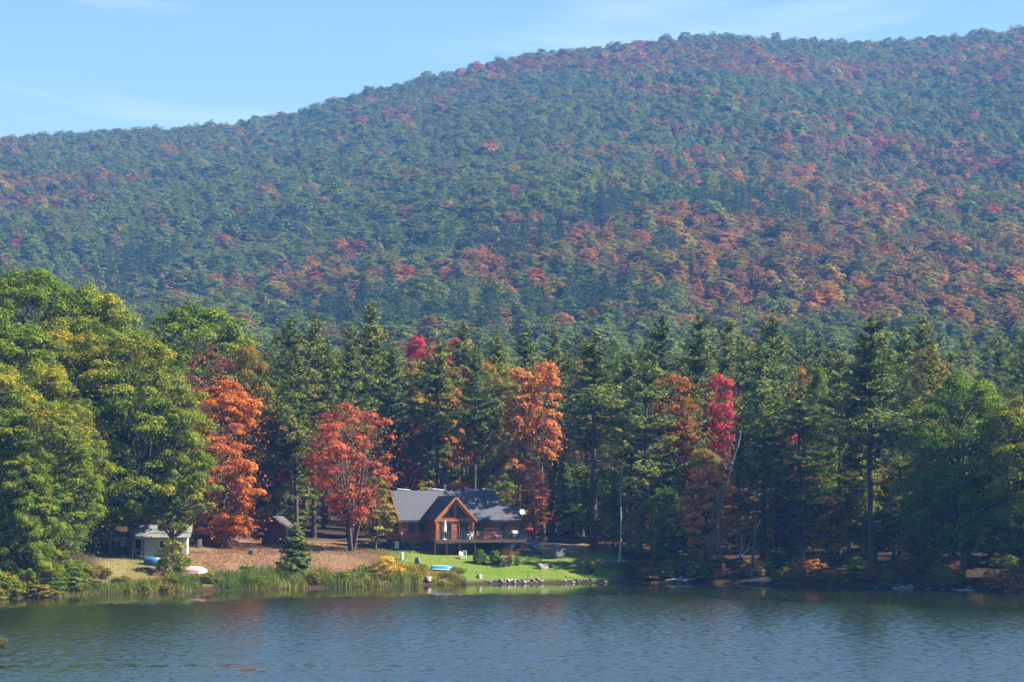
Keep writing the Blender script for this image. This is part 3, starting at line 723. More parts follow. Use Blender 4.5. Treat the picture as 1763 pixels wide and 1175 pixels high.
log_tree('fallen_branch', [(1265, 962, 0), (1285, 950, 0), (1310, 930, -1)], .10, .03, M['bark_pale'], 'pale fallen limb propped against the right bank trunks', 'branch', 346, [[(1272, 958, 0), (1280, 940, 0), (1284, 922, 0)], [(1285, 950, 0), (1292, 930, -.5), (1294, 915, -.5)]])

# ------------------------------------------------------------------ the wooded mountain
random.seed(11)
HC = {'green': [((.125, .18, .02), (.21, .25, .03)), ((.14, .19, .022), (.23, .26, .033)), ((.11, .165, .022), (.18, .225, .03))],
      'olive': [((.15, .15, .022), (.21, .18, .03))],
      'tan': [((.24, .15, .045), (.32, .19, .05)), ((.22, .12, .04), (.28, .15, .05))],
      'orange': [((.36, .15, .035), (.44, .21, .04))],
      'red': [((.34, .085, .035), (.40, .12, .04))],
      'yellow': [((.34, .25, .03), (.40, .29, .04))]}
P_, C1, C2, SC, RO, VA = [], [], [], [], [], []
Yv = 600.0
rr_ = np.random.default_rng(99)
while Yv < 2800:
    sp_ = 7.3
    half = Yv*(CX+90)/FPX
    xs_ = np.arange(-half, half, sp_) + rr_.uniform(-3, 3)
    Xj = xs_ + rr_.uniform(-3.3, 3.3, len(xs_)); Yj = Yv + rr_.uniform(-3.3, 3.3, len(xs_))
    P_.append(np.stack([Xj, Yj], 1)); Yv += sp_
P_ = np.vstack(P_)
a_ = P_[:, 0]/P_[:, 1]*FPX+CX
Yr_ = 2350+350*np.clip(a_/1763, -.3, 1.3)
keep = (P_[:, 1] < Yr_+25) & (rr_.uniform(size=len(P_)) < .93)
P_ = P_[keep]; a_ = a_[keep]; Yr_ = Yr_[keep]
Zg = ground(P_[:, 0], P_[:, 1])
s_ = np.clip((P_[:, 1]-640)/(Yr_-640), 0, 1)
U_ = P_[:, 0]*.86 + P_[:, 1]*.30; W_ = P_[:, 1]*.86 - P_[:, 0]*.30
patch = fbm(U_/150+3, W_/210, 3, 61); patch2 = fbm(P_[:, 0]/40, P_[:, 1]/60, 2, 71)
drift = sstep(.44, .62, .72*patch+.28*patch2 + np.interp(s_, [0, .4, .6, .8, 1], [.09, .05, -.05, -.085, -.05]) + np.interp(a_, [0, 600, 1000, 1400, 1763], [0, -.01, -.02, .03, .04]))
pr = drift*.80 + .05
kinds = []
u = rr_.uniform(size=len(P_)); u2 = rr_.uniform(size=len(P_))
isp = (fbm(P_[:, 0]/60+9, P_[:, 1]/90, 2, 81) > .66) & (u2 < .5) & (s_ < .5)
for i in range(len(P_)):
    if isp[i]: k = 'pine'
    elif u[i] < pr[i]: k = random.choices(['olive', 'tan', 'orange', 'red', 'yellow'], [4.0, 4.2, 1.9, .7, 1.0])[0]
    else: k = 'olive' if random.random() < .12 else 'green'
    kinds.append(k)
scl = np.clip(1.03*np.exp(rr_.normal(0, .27, len(P_))), .5, 1.9)
# the nearest crowns of the slope stand as trees of their own
order = np.argsort(P_[:, 1]); vis = [i for i in order if 640 < P_[i, 1] < 1100 and 0 <= a_[i] <= 1763]
vis = [i for i in vis if Zg[i]+15 > CAMZ+(HZ-565)/FPX*P_[i, 1]][:110]
solo = set(vis); hill_src = {}
NM = {'green': 'green', 'olive': 'olive', 'tan': 'tan', 'orange': 'orange', 'red': 'red', 'yellow': 'yellow', 'pine': 'dark conifer'}
def hmat(k):
    key = 'hill_'+k
    if key not in M:
        A, B = HC[k][0] if k != 'pine' else ((.030, .060, .030), (.055, .085, .038)); M[key] = mat_leaf('hillside_%s_leaves' % k, A, B)
    return M[key]
for i in vis:
    k = kinds[i]; pr_ = 'hillpine' if k == 'pine' else 'hill%d' % (i % 5)
    hmat(k)
    o = tree('hillside_tree', pr_, P_[i, 0], P_[i, 1], H=PROTO[pr_]['H']*(.66+.32*scl[i]), width=2*PROTO[pr_]['R']*scl[i], leaf='hill_'+k,
             label='%s tree at the foot of the wooded mountain' % NM[k], group='%s trees at the foot of the mountain' % NM[k])
    hill_src.setdefault(pr_, next(c for c in bpy.data.objects if c.parent == o and c.name.startswith('crown')))
rest = np.array([i for i in range(len(P_)) if i not in solo])
pts = np.stack([P_[rest, 0], P_[rest, 1], Zg[rest]-.5], 1)
c1 = np.ones((len(rest), 4), np.float32); c2 = c1.copy(); va = np.zeros(len(rest))
for j, i in enumerate(rest):
    k = kinds[i]
    A, B = random.choice(HC[k]) if k != 'pine' else ((.030, .060, .030), (.055, .085, .038))
    v = random.uniform(.8, 1.2); c1[j, :3] = np.array(A)*v; c2[j, :3] = np.array(B)*v
    va[j] = 5 if k == 'pine' else i % 5
me = make_mesh('mountain_forest', pts, attrs={'col': ('FLOAT_COLOR', c1), 'col2': ('FLOAT_COLOR', c2), 'variant': ('FLOAT', va),
     'size': ('FLOAT_VECTOR', np.stack([scl[rest]*1.05, scl[rest]*1.05, (.66+.32*scl[rest])*rr_.uniform(.9, 1.1, len(rest))], 1)), 'turn': ('FLOAT', rr_.uniform(0, 6.28, len(rest)))})
fo = link('mountain_forest', me)
tag(fo, 'dense mixed autumn forest covering the whole mountain slope', 'forest', kind='stuff')
ng = bpy.data.node_groups.new('forest_scatter', 'GeometryNodeTree')
ng.interface.new_socket('Geometry', in_out='INPUT', socket_type='NodeSocketGeometry'); ng.interface.new_socket('Geometry', in_out='OUTPUT', socket_type='NodeSocketGeometry')
N_, L_ = ng.nodes, ng.links
gi = N_.new('NodeGroupInput'); go = N_.new('NodeGroupOutput'); jn = N_.new('GeometryNodeJoinGeometry')
def named(nm, ty):
    q = N_.new('GeometryNodeInputNamedAttribute'); q.data_type = ty; q.inputs['Name'].default_value = nm; return q.outputs['Attribute']
vv = named('variant', 'FLOAT'); sz_ = named('size', 'FLOAT_VECTOR'); tn = named('turn', 'FLOAT')
cmb = N_.new('ShaderNodeCombineXYZ'); L_.new(tn, cmb.inputs[2])
for idx in range(6):
    src = hill_src.get('hillpine' if idx == 5 else 'hill%d' % idx) or hill_src['hill0']
    oi = N_.new('GeometryNodeObjectInfo'); oi.inputs['Object'].default_value = src; oi.transform_space = 'ORIGINAL'
    cp = N_.new('FunctionNodeCompare'); cp.data_type = 'FLOAT'; cp.operation = 'EQUAL'; cp.inputs['Epsilon'].default_value = .1
    L_.new(vv, cp.inputs[0]); cp.inputs[1].default_value = idx
    ip = N_.new('GeometryNodeInstanceOnPoints'); L_.new(gi.outputs[0], ip.inputs['Points']); L_.new(cp.outputs[0], ip.inputs['Selection'])
    L_.new(oi.outputs['Geometry'], ip.inputs['Instance']); L_.new(cmb.outputs[0], ip.inputs['Rotation']); L_.new(sz_, ip.inputs['Scale'])
    L_.new(ip.outputs[0], jn.inputs[0])
sm = N_.new('GeometryNodeSetMaterial'); sm.inputs['Material'].default_value = M['hill']; L_.new(jn.outputs[0], sm.inputs[0]); L_.new(sm.outputs[0], go.inputs[0])
md = fo.modifiers.new('scatter', 'NODES'); md.node_group = ng

# ------------------------------------------------------------------ the log cabin
M['log'] = mat_simple('log_siding', (.38, .13, .032), .55, col2=(.27, .085, .022), nscale=2.5, stretch=(.4, .4, 6), bump=.15)
M['trim'] = mat_simple('timber_trim', (.44, .17, .05), .5, col2=(.32, .11, .03), nscale=3, stretch=(.6, .6, 3))
M['shingle'] = mat_simple('roof_shingles', (.088, .094, .12), .9, col2=(.058, .063, .084), nscale=7, stretch=(.5, 4, 4), bump=.4)
M['glass'] = mat_simple('window_glass', (.015, .02, .028), .06, spec=.6)
M['wframe'] = mat_simple('window_frame', (.10, .09, .085), .5)
M['foundation'] = mat_simple('foundation_blocks', (.11, .11, .115), .9, col2=(.08, .08, .085), nscale=4)
M['deckwood'] = mat_simple('deck_timber', (.09, .06, .045), .7, col2=(.06, .042, .032), nscale=5, stretch=(.5, 3, 3))
M['white'] = mat_simple('white_paint', (.78, .78, .76), .5, col2=(.68, .68, .66), nscale=4)
M['metal'] = mat_simple('grey_metal', (.45, .45, .46), .35, .8)
M['dark'] = mat_simple('dark_metal', (.05, .055, .065), .45)
M['panel_edge'] = mat_simple('panel_aluminium', (.75, .77, .80), .3, .3)
M['panel'] = mat_simple('solar_glass', (.02, .03, .06), .15)

TH = math.radians(18)
H0 = at(691, 955, 364); hz0 = 3.2
cabin = link('log_cabin', None, loc=(H0.x, H0.y, 0), rot=(0, 0, TH))
tag(cabin, 'brown log cabin with grey shingle roof, front gable and raised deck above the lawn', 'house')
EAVE, RIDGE, FLOOR = 7.43, 11.13, 5.05
PITCH = (RIDGE-EAVE)/4.1
UW, DEP = 13.05, 7.2                       # main wall length, depth
def roofz(v): return EAVE + (v+.5)*PITCH if v <= 3.6 else EAVE + (7.7-v)*PITCH
def log_wall(name, axis, const, sgn, a0, a1, z0, z1, left=None, right=None, course=.2):
    """stack of half-round log courses; axis 'u' runs along the front, 'v' along the side; left/right give the ends at a height"""
    b_ = MB(); z = z0
    while z < z1-.02:
        h = min(course, z1-z)
        for i in range(4):
            t0, t1 = i/4, (i+1)/4
            za, zb = z+h*t0, z+h*t1; da = .05*math.sin(math.pi*t0)**.6 if 0 < t0 < 1 else 0; db = .05*math.sin(math.pi*t1)**.6 if 0 < t1 < 1 else 0
            l0, r0_ = (left(za) if left else a0), (right(za) if right else a1)
            l1, r1_ = (left(zb) if left else a0), (right(zb) if right else a1)
            if axis == 'u': V = [(l0, const+sgn*da, za), (r0_, const+sgn*da, za), (r1_, const+sgn*db, zb), (l1, const+sgn*db, zb)]
            else: V = [(const+sgn*da, l0, za), (const+sgn*da, r0_, za), (const+sgn*db, r1_, zb), (const+sgn*db, l1, zb)]
            b_.add(V, [[0, 1, 2, 3]])
        z += h
    return b_.build(name, M['log'], cabin)
# walls
log_wall('front_wall', 'u', 0, -1, 0, UW+2.55, FLOOR-.15, roofz(0)-.02)
gl = lambda z: max(0, (z-roofz(0))/PITCH); gr = lambda z: min(DEP, DEP-(z-roofz(0))/PITCH)
log_wall('gable_wall', 'v', 0, -1, 0, DEP, FLOOR-.15, RIDGE-.12, gl, gr)
log_wall('gable_wall', 'v', UW, 1, 0, DEP, FLOOR-.15, RIDGE-.12, gl, gr)
log_wall('back_wall', 'u', DEP, 1, 0, UW, FLOOR-.15, roofz(0)-.02)
log_wall('wing_wall', 'v', UW+2.55, 1, 0, 4.6, FLOOR-.15, EAVE+.3)
log_wall('wing_back_wall', 'u', 4.6, 1, UW+.06, UW+2.55, FLOOR-.15, EAVE+.3)
MB().box((.06, .06, 1.5), (UW-.06, DEP-.06, FLOOR-.16)).build('foundation', M['foundation'], cabin)
MB().box((UW+.06, .06, 1.5), (UW+2.5, 4.5, FLOOR-.16)).build('foundation', M['foundation'], cabin)
# projecting front gable
GU, GP, GW, GH = 5.68, 4.4, 2.35, 10.42
GE, GRW = EAVE+.02, 2.75; gp = (GH-GE)/GRW
grz = lambda u: GH - abs(u-GU)*gp
MB().box((GU-GW+.05, -GP+.06, 1.5), (GU+GW-.05, .05, FLOOR-.16)).build('foundation', M['foundation'], cabin)
log_wall('dormer_front_wall', 'u', -GP, -1, GU-GW, GU+GW, FLOOR-.15, GH-.25, lambda z: max(GU-GW, GU-(GH-.12-z)/gp), lambda z: min(GU+GW, GU+(GH-.12-z)/gp))
log_wall('dormer_side_wall', 'v', GU-GW, -1, -GP, -.06, FLOOR-.15, grz(GU-GW)-.05)
log_wall('dormer_side_wall', 'v', GU+GW, 1, -GP, -.06, FLOOR-.15, grz(GU+GW)-.05)
# roofs: slabs 0.16 thick
def slab(name, poly, mat=M['shingle'], th=.16):
    P = [Vector(p) for p in poly]; nrm = (P[1]-P[0]).cross(P[2]-P[0]).normalized()
    if nrm.z < 0: nrm = -nrm
    return MB().prism([tuple(p) for p in P], tuple(-nrm*th)).build(name, mat, cabin)
r1 = slab('roof_front_slope', [(-.4, -.5, EAVE), (UW+.4, -.5, EAVE), (UW+.4, 3.6, RIDGE), (-.4, 3.6, RIDGE)])
r2 = slab('roof_back_slope', [(UW+.4, 7.7, EAVE), (-.4, 7.7, EAVE), (-.4, 3.605, RIDGE), (UW+.4, 3.605, RIDGE)])
wr = 2.2; wp = (EAVE+1.62-EAVE)/2.55
slab('wing_roof_front', [(UW+.42, -.5, EAVE-.01), (UW+2.95, -.5, EAVE-.01), (UW+2.95, 2.3, EAVE+1.75), (UW+.42, 2.3, EAVE+1.75)])
slab('wing_roof_back', [(UW+2.95, 5.1, EAVE-.01), (UW+.42, 5.1, EAVE-.01), (UW+.42, 2.305, EAVE+1.75), (UW+2.95, 2.305, EAVE+1.75)])
MB().prism([(UW+2.5, 0, EAVE-.2), (UW+2.5, 4.6, EAVE-.2), (UW+2.5, 2.3, EAVE+1.5)], (.05, 0, 0)).build('wing_gable', M['trim'], cabin)
vz = 2.8
slab('dormer_roof_left', [(GU-GRW, -GP-.5, GE), (GU, -GP-.5, GH), (GU, vz+.05, GH), (GU-GRW, -.46, GE)])
slab('dormer_roof_right', [(GU+GRW, -GP-.5, GE), (GU+GRW, -.46, GE), (GU+.002, vz+.05, GH), (GU+.002, -GP-.5, GH)])
# fascia, rakes
for s in (-1, 1):
    MB().bar((GU+s*.02, -GP-.53, GH-.17), (GU+s*(GRW+.02), -GP-.53, GE-.17), .07, .26, (0, 0, 1)).build('rake_board', M['trim'], cabin)
    MB().bar((GU+s*.1, -GP-.1, GH-.55), (GU+s*(GW-.05), -GP-.1, GE-.02), .14, .24, (0, 0, 1)).build('gable_beam', M['trim'], cabin)
MB().bar((-.44, -.5, EAVE-.18), (-.44, 3.6, RIDGE-.18), .06, .24).build('rake_board', M['trim'], cabin)
MB().bar((-.44, 7.7, EAVE-.18), (-.44, 3.6, RIDGE-.18), .06, .24).build('rake_board', M['trim'], cabin)
MB().box((-.4, -.56, EAVE-.24), (GU-GRW+.1, -.505, EAVE-.03)).build('eave_board', M['dark'], cabin)
MB().box((GU+GRW-.1, -.56, EAVE-.24), (UW+2.95, -.505, EAVE-.03)).build('eave_board', M['dark'], cabin)
MB().box((GU-GW-.05, -GP-.16, EAVE-.12), (GU+GW+.05, -GP-.055, EAVE+.12)).build('tie_beam', M['trim'], cabin)
for s in (-1, 1): MB().box((GU+s*GW-.13, -GP-.14, FLOOR), (GU+s*GW+.13, -GP+.1, EAVE-.13)).build('corner_log', M['trim'], cabin)
MB().box((-.09, -.1, FLOOR-.15), (.12, .1, EAVE-.05)).build('corner_log', M['trim'], cabin)
MB().box((-.02, -.09, FLOOR-.38), (GU-GW, -.01, FLOOR-.16)).build('sill_log', M['trim'], cabin)
# windows and doors
def window(u0, u1, z0, z1, v, name='window', mull=0, frame=M['wframe']):
    w = MB(); f = .08
    w.box((u0-f, v-.12, z0-f), (u1+f, v-.03, z0)); w.box((u0-f, v-.12, z1), (u1+f, v-.03, z1+f))
    w.box((u0-f, v-.12, z0), (u0, v-.03, z1)); w.box((u1, v-.12, z0), (u1+f, v-.03, z1))
    for k in range(mull): uu = u0+(u1-u0)*(k+1)/(mull+1); w.box((uu-.035, v-.11, z0), (uu+.035, v-.04, z1))
    o = w.build(name, frame, cabin)
    for k in range(mull+1):
        ua = u0+(u1-u0)*k/(mull+1)+(.035 if k else 0); ub = u0+(u1-u0)*(k+1)/(mull+1)-(.035 if k < mull else 0)
        MB().box((ua, v-.085, z0), (ub, v-.065, z1)).build('pane', M['glass'], o)
    return o
window(.98, 1.65, 5.95, 7.1, 0); window(2.35, 2.95, 5.95, 7.1, 0)
window(4.0, 5.15, FLOOR+.06, 7.12, -GP, 'glass_door', 1); window(6.25, 7.4, FLOOR+.06, 7.12, -GP, 'glass_door', 1)
window(8.85, 9.75, 5.75, 7.1, 0, mull=1); window(9.95, 10.75, 5.75, 7.1, 0, mull=1)
window(13.0, 13.55, FLOOR+.1, 7.05, 0, 'door')
window(1.4, 2.1, 4.05, 4.6, .06, 'basement_window', 0, M['trim'])
for s in (-1, 1):                                   # triangular gable lights
    a = (GU+s*.09, -GP-.09, GE+.2); b2 = (GU+s*1.95, -GP-.09, GE+.2); c2 = (GU+s*.09, -GP-.09, GE+.2+1.86*gp)
    o = MB().bar(a, c2, .1, .1).bar(a, b2, .1, .1).bar(b2, c2, .1, .1).build('gable_window', M['trim'], cabin)
    MB().prism([a, b2, c2], (0, .03, 0)).build('pane', M['glass'], o)
o = MB().box((-.13, 1.4, 6.0), (-.03, 2.3, 7.1)).build('side_window', M['wframe'], cabin); MB().box((-.15, 1.48, 6.08), (-.12, 2.22, 7.02)).build('pane', M['glass'], o)
o = MB().box((-.13, 3.0, 8.2), (-.03, 4.0, 9.6)).build('side_window', M['wframe'], cabin); MB().box((-.15, 3.08, 8.28), (-.12, 3.92, 9.52)).build('pane', M['glass'], o)
# chimney pipe, panels over the ridge, dish, heat pump
MB().lathe([(.12, -.6), (.12, .75), (.2, .76), (.2, .86), (.0, .95)], (6.9, 4.1, RIDGE-.2), 12).build('chimney_pipe', M['metal'], cabin, smooth=False)
for u in (.6, 5.2, 9.7, 11.9):
    z = RIDGE-.35
    o = MB().prism([(u, 3.9, z+.55), (u+1.7, 3.9, z+.40), (u+1.7, 5.0, z-.42), (u, 5.0, z-.3)], (0, .03, .06)).build('solar_panel', M['panel_edge'], cabin)
    for q in (u+.2, u+1.5): MB().box((q-.03, 4.2, z-.6), (q+.03, 4.26, z+.25)).build('panel_strut', M['metal'], o)
dish = MB(); pr_ = [(r_, .5*r_*r_) for r_ in (0.001, .12, .24, .34, .40)]
dish.lathe(pr_, (0, 0, 0), 18); dish.lathe([(r_, z_-.015) for r_, z_ in pr_][::-1], (0, 0, 0), 18)
d_o = dish.build('satellite_dish', M['white'], cabin, True, loc=(UW+2.85, -.3, EAVE+.95)); d_o.rotation_euler = (math.radians(68), math.radians(8), 0)
MB().bar((0, 0, -.02), (.0, -.2, -.75), .05).build('dish_mast', M['metal'], d_o)
MB().bar((0, .35, .05), (.45, .1, .42), .03).lathe([(.0, -.06), (.06, -.05), (.06, .06), (0, .07)], (.47, .08, .43), 8).build('dish_arm', M['white'], d_o)
hp = MB().box((-.75, .35, 3.75), (-.2, 1.2, 4.75)).build('utility_box', M['white'], cabin); MB().box((-.78, .45, 3.85), (-.745, 1.1, 4.65)).build('grille', M['wframe'], hp)
MB().lathe([(.05, 0), (.05, 1.5)], (-.10, .6, 5.6), 6).build('downpipe', M['white'], cabin)
# deck
DU0, DU1, DV = 2.3, 14.1, -7.2
def deck_boards(u0, u1, v0, v1):
    k = 0; v = v0
    while v < v1-.01:
        MB().box((u0, v, FLOOR-.04), (u1, min(v+.285, v1), FLOOR)).build('deck_board', M['deckwood'], cabin); v += .3
deck_boards(DU0, DU1, DV, -GP-.15); deck_boards(GU+GW+.1, DU1, -GP-.13, -.08)
MB().box((DU0, DV-.05, FLOOR-.36), (DU1, DV-.002, FLOOR-.045)).build('deck_beam', M['deckwood'], cabin)
MB().box((DU0-.05, DV, FLOOR-.36), (DU0-.002, -GP, FLOOR-.045)).build('deck_beam', M['deckwood'], cabin)
MB().box((DU1+.002, DV, FLOOR-.36), (DU1+.05, -.1, FLOOR-.045)).build('deck_beam', M['deckwood'], cabin)
MB().box((DU0+.1, DV+.7, FLOOR-.42), (DU1-.1, DV+.85, FLOOR-.05)).build('deck_beam', M['deckwood'], cabin)
def hl(u, v): c, s = math.cos(TH), math.sin(TH); return H0.x+c*u-s*v, H0.y+s*u+c*v
for u in (2.5, 4.0, 5.7, 7.7, 10.0, 12.2, 13.9):
    X_, Y_ = hl(u, DV+.78); MB().box((u-.09, DV+.69, gz(X_, Y_)-.5), (u+.09, DV+.87, FLOOR-.42)).build('deck_post', M['trim'] if u < 9 else M['deckwood'], cabin)
for u in np.linspace(DU0+.05, DU1-.05, 8): MB().box((u-.045, DV+.02, FLOOR), (u+.045, DV+.11, FLOOR+1.0)).build('rail_post', M['deckwood'], cabin)
for v in (-5.0, -2.6, -.3): MB().box((DU1-.11, v, FLOOR), (DU1-.02, v+.09, FLOOR+1.0)).build('rail_post', M['deckwood'], cabin)
MB().box((DU0, DV, FLOOR+1.0), (DU1, DV+.13, FLOOR+1.045)).build('hand_rail', M['deckwood'], cabin)
MB().box((DU1-.13, DV+.135, FLOOR+1.0), (DU1, -.1, FLOOR+1.045)).build('hand_rail', M['deckwood'], cabin)
MB().box((DU0, DV+.135, FLOOR+1.0), (DU0+.13, -GP-.2, FLOOR+1.045)).build('hand_rail', M['deckwood'], cabin)
bal = MB()
for u in np.arange(DU0+.2, DU1-.1, .13): bal.box((u-.012, DV+.055, FLOOR), (u+.012, DV+.08, FLOOR+1.0))
for v in np.arange(DV+.2, -.2, .13): bal.box((DU1-.08, v-.012, FLOOR), (DU1-.055, v+.012, FLOOR+1.0))
bal.build('balusters', M['dark'], cabin)['kind'] = 'stuff'
# stair from the right end of the deck
X_, Y_ = hl(15.9, -5.2); zg_ = gz(X_, Y_); ns = 8
for k in range(ns):
    z = FLOOR-.05-(FLOOR-zg_-.1)*(k+1)/(ns+1); MB().box((DU1+.1+.28*k, -5.9, z-.05), (DU1+.4+.28*k, -4.7, z)).build('stair_tread', M['deckwood'], cabin)
for v in (-5.95, -4.65): MB().bar((DU1+.05, v, FLOOR-.2), (DU1+.3+.28*ns, v, zg_+.05), .06, .25).build('stair_stringer', M['deckwood'], cabin)
for v in (-5.95, -4.65):
    MB().bar((DU1+.3+.28*ns-.2, v, zg_-.2), (DU1+.3+.28*ns-.2, v, zg_+1.0), .08).build('stair_post', M['deckwood'], cabin)
    MB().bar((DU1+.0, v, FLOOR+1.0), (DU1+.3+.28*ns-.2, v, zg_+1.0), .07).build('stair_rail', M['deckwood'], cabin)

# ------------------------------------------------------------------ things on and under the deck
M['plastic_white'] = mat_simple('white_plastic', (.8, .8, .8), .4)
M['cloth_white'] = mat_simple('white_canvas', (.75, .74, .70), .9, col2=(.6, .6, .58), nscale=6)
M['redplastic'] = mat_simple('red_plastic', (.45, .03, .05), .4)
M['brownwood'] = mat_simple('brown_wood', (.22, .12, .06), .6, col2=(.15, .08, .04), nscale=5)
def on_deck(name, u, v, rz=0, label='', cat='', **k):
    X_, Y_ = hl(u, v); o = link(name, None, loc=(X_, Y_, FLOOR), rot=(0, 0, TH+rz)); tag(o, label, cat, **k); return o
o = on_deck('patio_umbrella', 3.75, -6.2, 0, 'closed white patio umbrella standing on the deck before the glass door', 'umbrella')
MB().lathe([(.28, 0), (.28, .06), (.07, .1), (.05, .25)], n=14).build('base', M['plastic_white'], o)
MB().tube([(0, 0, .2), (.05, 0, 1.3), (.12, 0, 2.5)], [.025]*3, 8).build('pole', M['metal'], o)
cu = MB(); rs = [(.05, 2.45), (.09, 2.3), (.13, 1.9), (.17, 1.5), (.15, 1.35), (.22, .95), (.12, .9)]
V = []; Q = []
for i, (r_, z_) in enumerate(rs):
    for k in range(16):
        a = 2*math.pi*k/16; q = r_*(1+.35*math.cos(4*a+i*.4)); V.append((.05*z_/1.3+q*math.cos(a), q*math.sin(a), z_))
for i in range(len(rs)-1):
    for k in range(16): Q.append([i*16+k, i*16+(k+1) % 16, (i+1)*16+(k+1) % 16, (i+1)*16+k])
cu.add(V, Q).build('canopy', M['cloth_white'], o, True)
def patio_chair(u, v, rz, label, mat, seatmat):
    o = on_deck('patio_chair', u, v, rz, label, 'chair')
    for sx in (-.24, .24):
        for sy in (-.24, .24): MB().bar((sx, sy, 0), (sx, sy, .42 if sy < 0 else .6), .045).build('leg', mat, o)
    MB().box((-.27, -.27, .42), (.27, .27, .47)).build('seat', seatmat, o)
    MB().prism([(-.27, .25, .47), (.27, .25, .47), (.27, .38, 1.05), (-.27, .38, 1.05)], (0, .04, 0)).build('backrest', seatmat, o)
    for sx in (-.27, .27): MB().bar((sx, -.25, .64), (sx, .3, .66), .05).build('armrest', mat, o)
    return o
patio_chair(7.15, -6.0, -.9, 'white patio chair near the middle of the deck rail', M['plastic_white'], M['plastic_white'])
patio_chair(8.6, -5.6, .6, 'brown deck chair between the white chair and the picnic table', M['brownwood'], M['brownwood'])
o = on_deck('picnic_table', 9.7, -5.6, .1, 'brown wooden table on the deck below the wide windows', 'table')
for k in range(5): MB().box((-.9, -.45+.18*k, .71), (.9, -.28+.18*k, .75)).build('plank', M['brownwood'], o)
for sx in (-.75, .75):
    for sy in (-.35, .35): MB().bar((sx, sy*1.2, 0), (sx, sy*.8, .71), .08).build('leg', M['brownwood'], o)
o = on_deck('garden_bench', 10.6, -2.0, .0, 'wooden bench with slatted back against the cabin wall on the deck', 'bench')
for k in range(4): MB().box((-.75, -.25+.13*k, .42), (.75, -.14+.13*k, .46)).build('slat', M['brownwood'], o)
for k in range(3): MB().box((-.75, .27, .55+.14*k), (.75, .31, .65+.14*k)).build('back_slat', M['brownwood'], o)
for sx in (-.7, .7):
    MB().bar((sx, -.2, 0), (sx, -.2, .42), .07).build('leg', M['brownwood'], o); MB().bar((sx, .26, 0), (sx, .3, .95), .07).build('leg', M['brownwood'], o)
o = on_deck('cooler', 10.75, -6.2, .1, 'red cooler with white lid on the deck', 'cooler')
MB().prism([(-.38, -.2, .02), (.38, -.2, .02), (.42, -.23, .4), (-.42, -.23, .4)], (0, .45, 0)).build('body', M['redplastic'], o)
MB().box((-.44, -.26, .4), (.44, .26, .5)).build('lid', M['plastic_white'], o); MB().bar((-.3, -.27, .33), (.3, -.27, .33), .04).build('handle', M['plastic_white'], o)
o = on_deck('gas_grill', 12.9, -6.0, .15, 'dark gas grill with side shelves at the right end of the deck', 'grill')
MB().box((-.35, -.28, .1), (.35, .28, .75)).build('cabinet', M['dark'], o)
MB().prism([(-.4, -.3, .76), (-.4, .3, .76), (-.4, .3, 1.02), (-.4, .1, 1.16), (-.4, -.2, 1.08)], (.8, 0, 0)).build('hood', M['metal'], o)
for sx in (-1, 1): MB().box((min(sx*.42, sx*.8), -.25, .78), (max(sx*.42, sx*.8), .25, .82)).build('side_shelf', M['metal'], o)
for sx in (-.3, .3): MB().lathe([(.0, -.03), (.09, -.03), (.09, .03), (0, .03)], (sx, .2, .1), 10).build('wheel', M['dark'], o)
# below the deck
def on_ground(name, x, Y, rz=0, label='', cat='', dz=0, **k):
    X_ = px_x(x, Y); o = link(name, None, loc=(X_, Y, gz(X_, Y)+dz), rot=(0, 0, rz)); tag(o, label, cat, **k); return o
o = on_ground('step_ladder', 800, 357.2, .15, 'white step ladder standing on the grass under the deck', 'ladder')
for sx in (-.22, .22):
    MB().bar((sx, -.25, 0), (sx*.8, 0, 1.15), .05).build('rail', M['plastic_white'], o); MB().bar((sx, .3, 0), (sx*.8, .03, 1.15), .04).build('brace', M['plastic_white'], o)
for k in range(4): t = (k+.7)/4.2; MB().box((-.2, -.25+.25*t-.06, 1.15*t), (.2, -.25+.25*t+.08, 1.15*t+.05)).build('step', M['plastic_white'], o)
o = on_ground('garden_chair', 795, 357.6, .5, 'small white plastic chair beside the step ladder under the deck', 'chair')
for sx in (-.2, .2):
    for sy in (-.2, .2): MB().bar((sx*1.1, sy*1.1, 0), (sx, sy, .4), .04).build('leg', M['plastic_white'], o)
MB().box((-.24, -.24, .4), (.24, .24, .44)).build('seat', M['plastic_white'], o); MB().prism([(-.24, .22, .44), (.24, .22, .44), (.2, .32, .85), (-.2, .32, .85)], (0, .03, 0)).build('backrest', M['plastic_white'], o)
for x, w, lb in ((826, 20, 'round clipped green bush in front of the deck posts'), (854, 21, 'shaded round bush beside the clipped bush under the deck')):
    tree('round_bush', 'roundbush', px_x(x, 355.6), 355.6, H=1.85, width=w*355.6/FPX*1.05, leaf='oak_green', label=lb, cat='bush')
tree('round_bush', 'bush1', px_x(890, 356), 356, H=1.1, width=.9, leaf='oak_green', label='small green shrub at the foot of the deck stair', cat='bush')
tree('dry_shrub', 'twiggy', px_x(876, 355), 355, H=2.2, width=2.2, leaf='brownred', label='dark twiggy shrub under the right end of the deck', cat='shrub')
tree('dry_shrub', 'twiggy', px_x(868, 354.6), 354.6, H=1.5, width=1.2, leaf='salmon', tint=(1.4, 3, 8), label='pale flowering shrub beside the shaded round bush', cat='shrub')

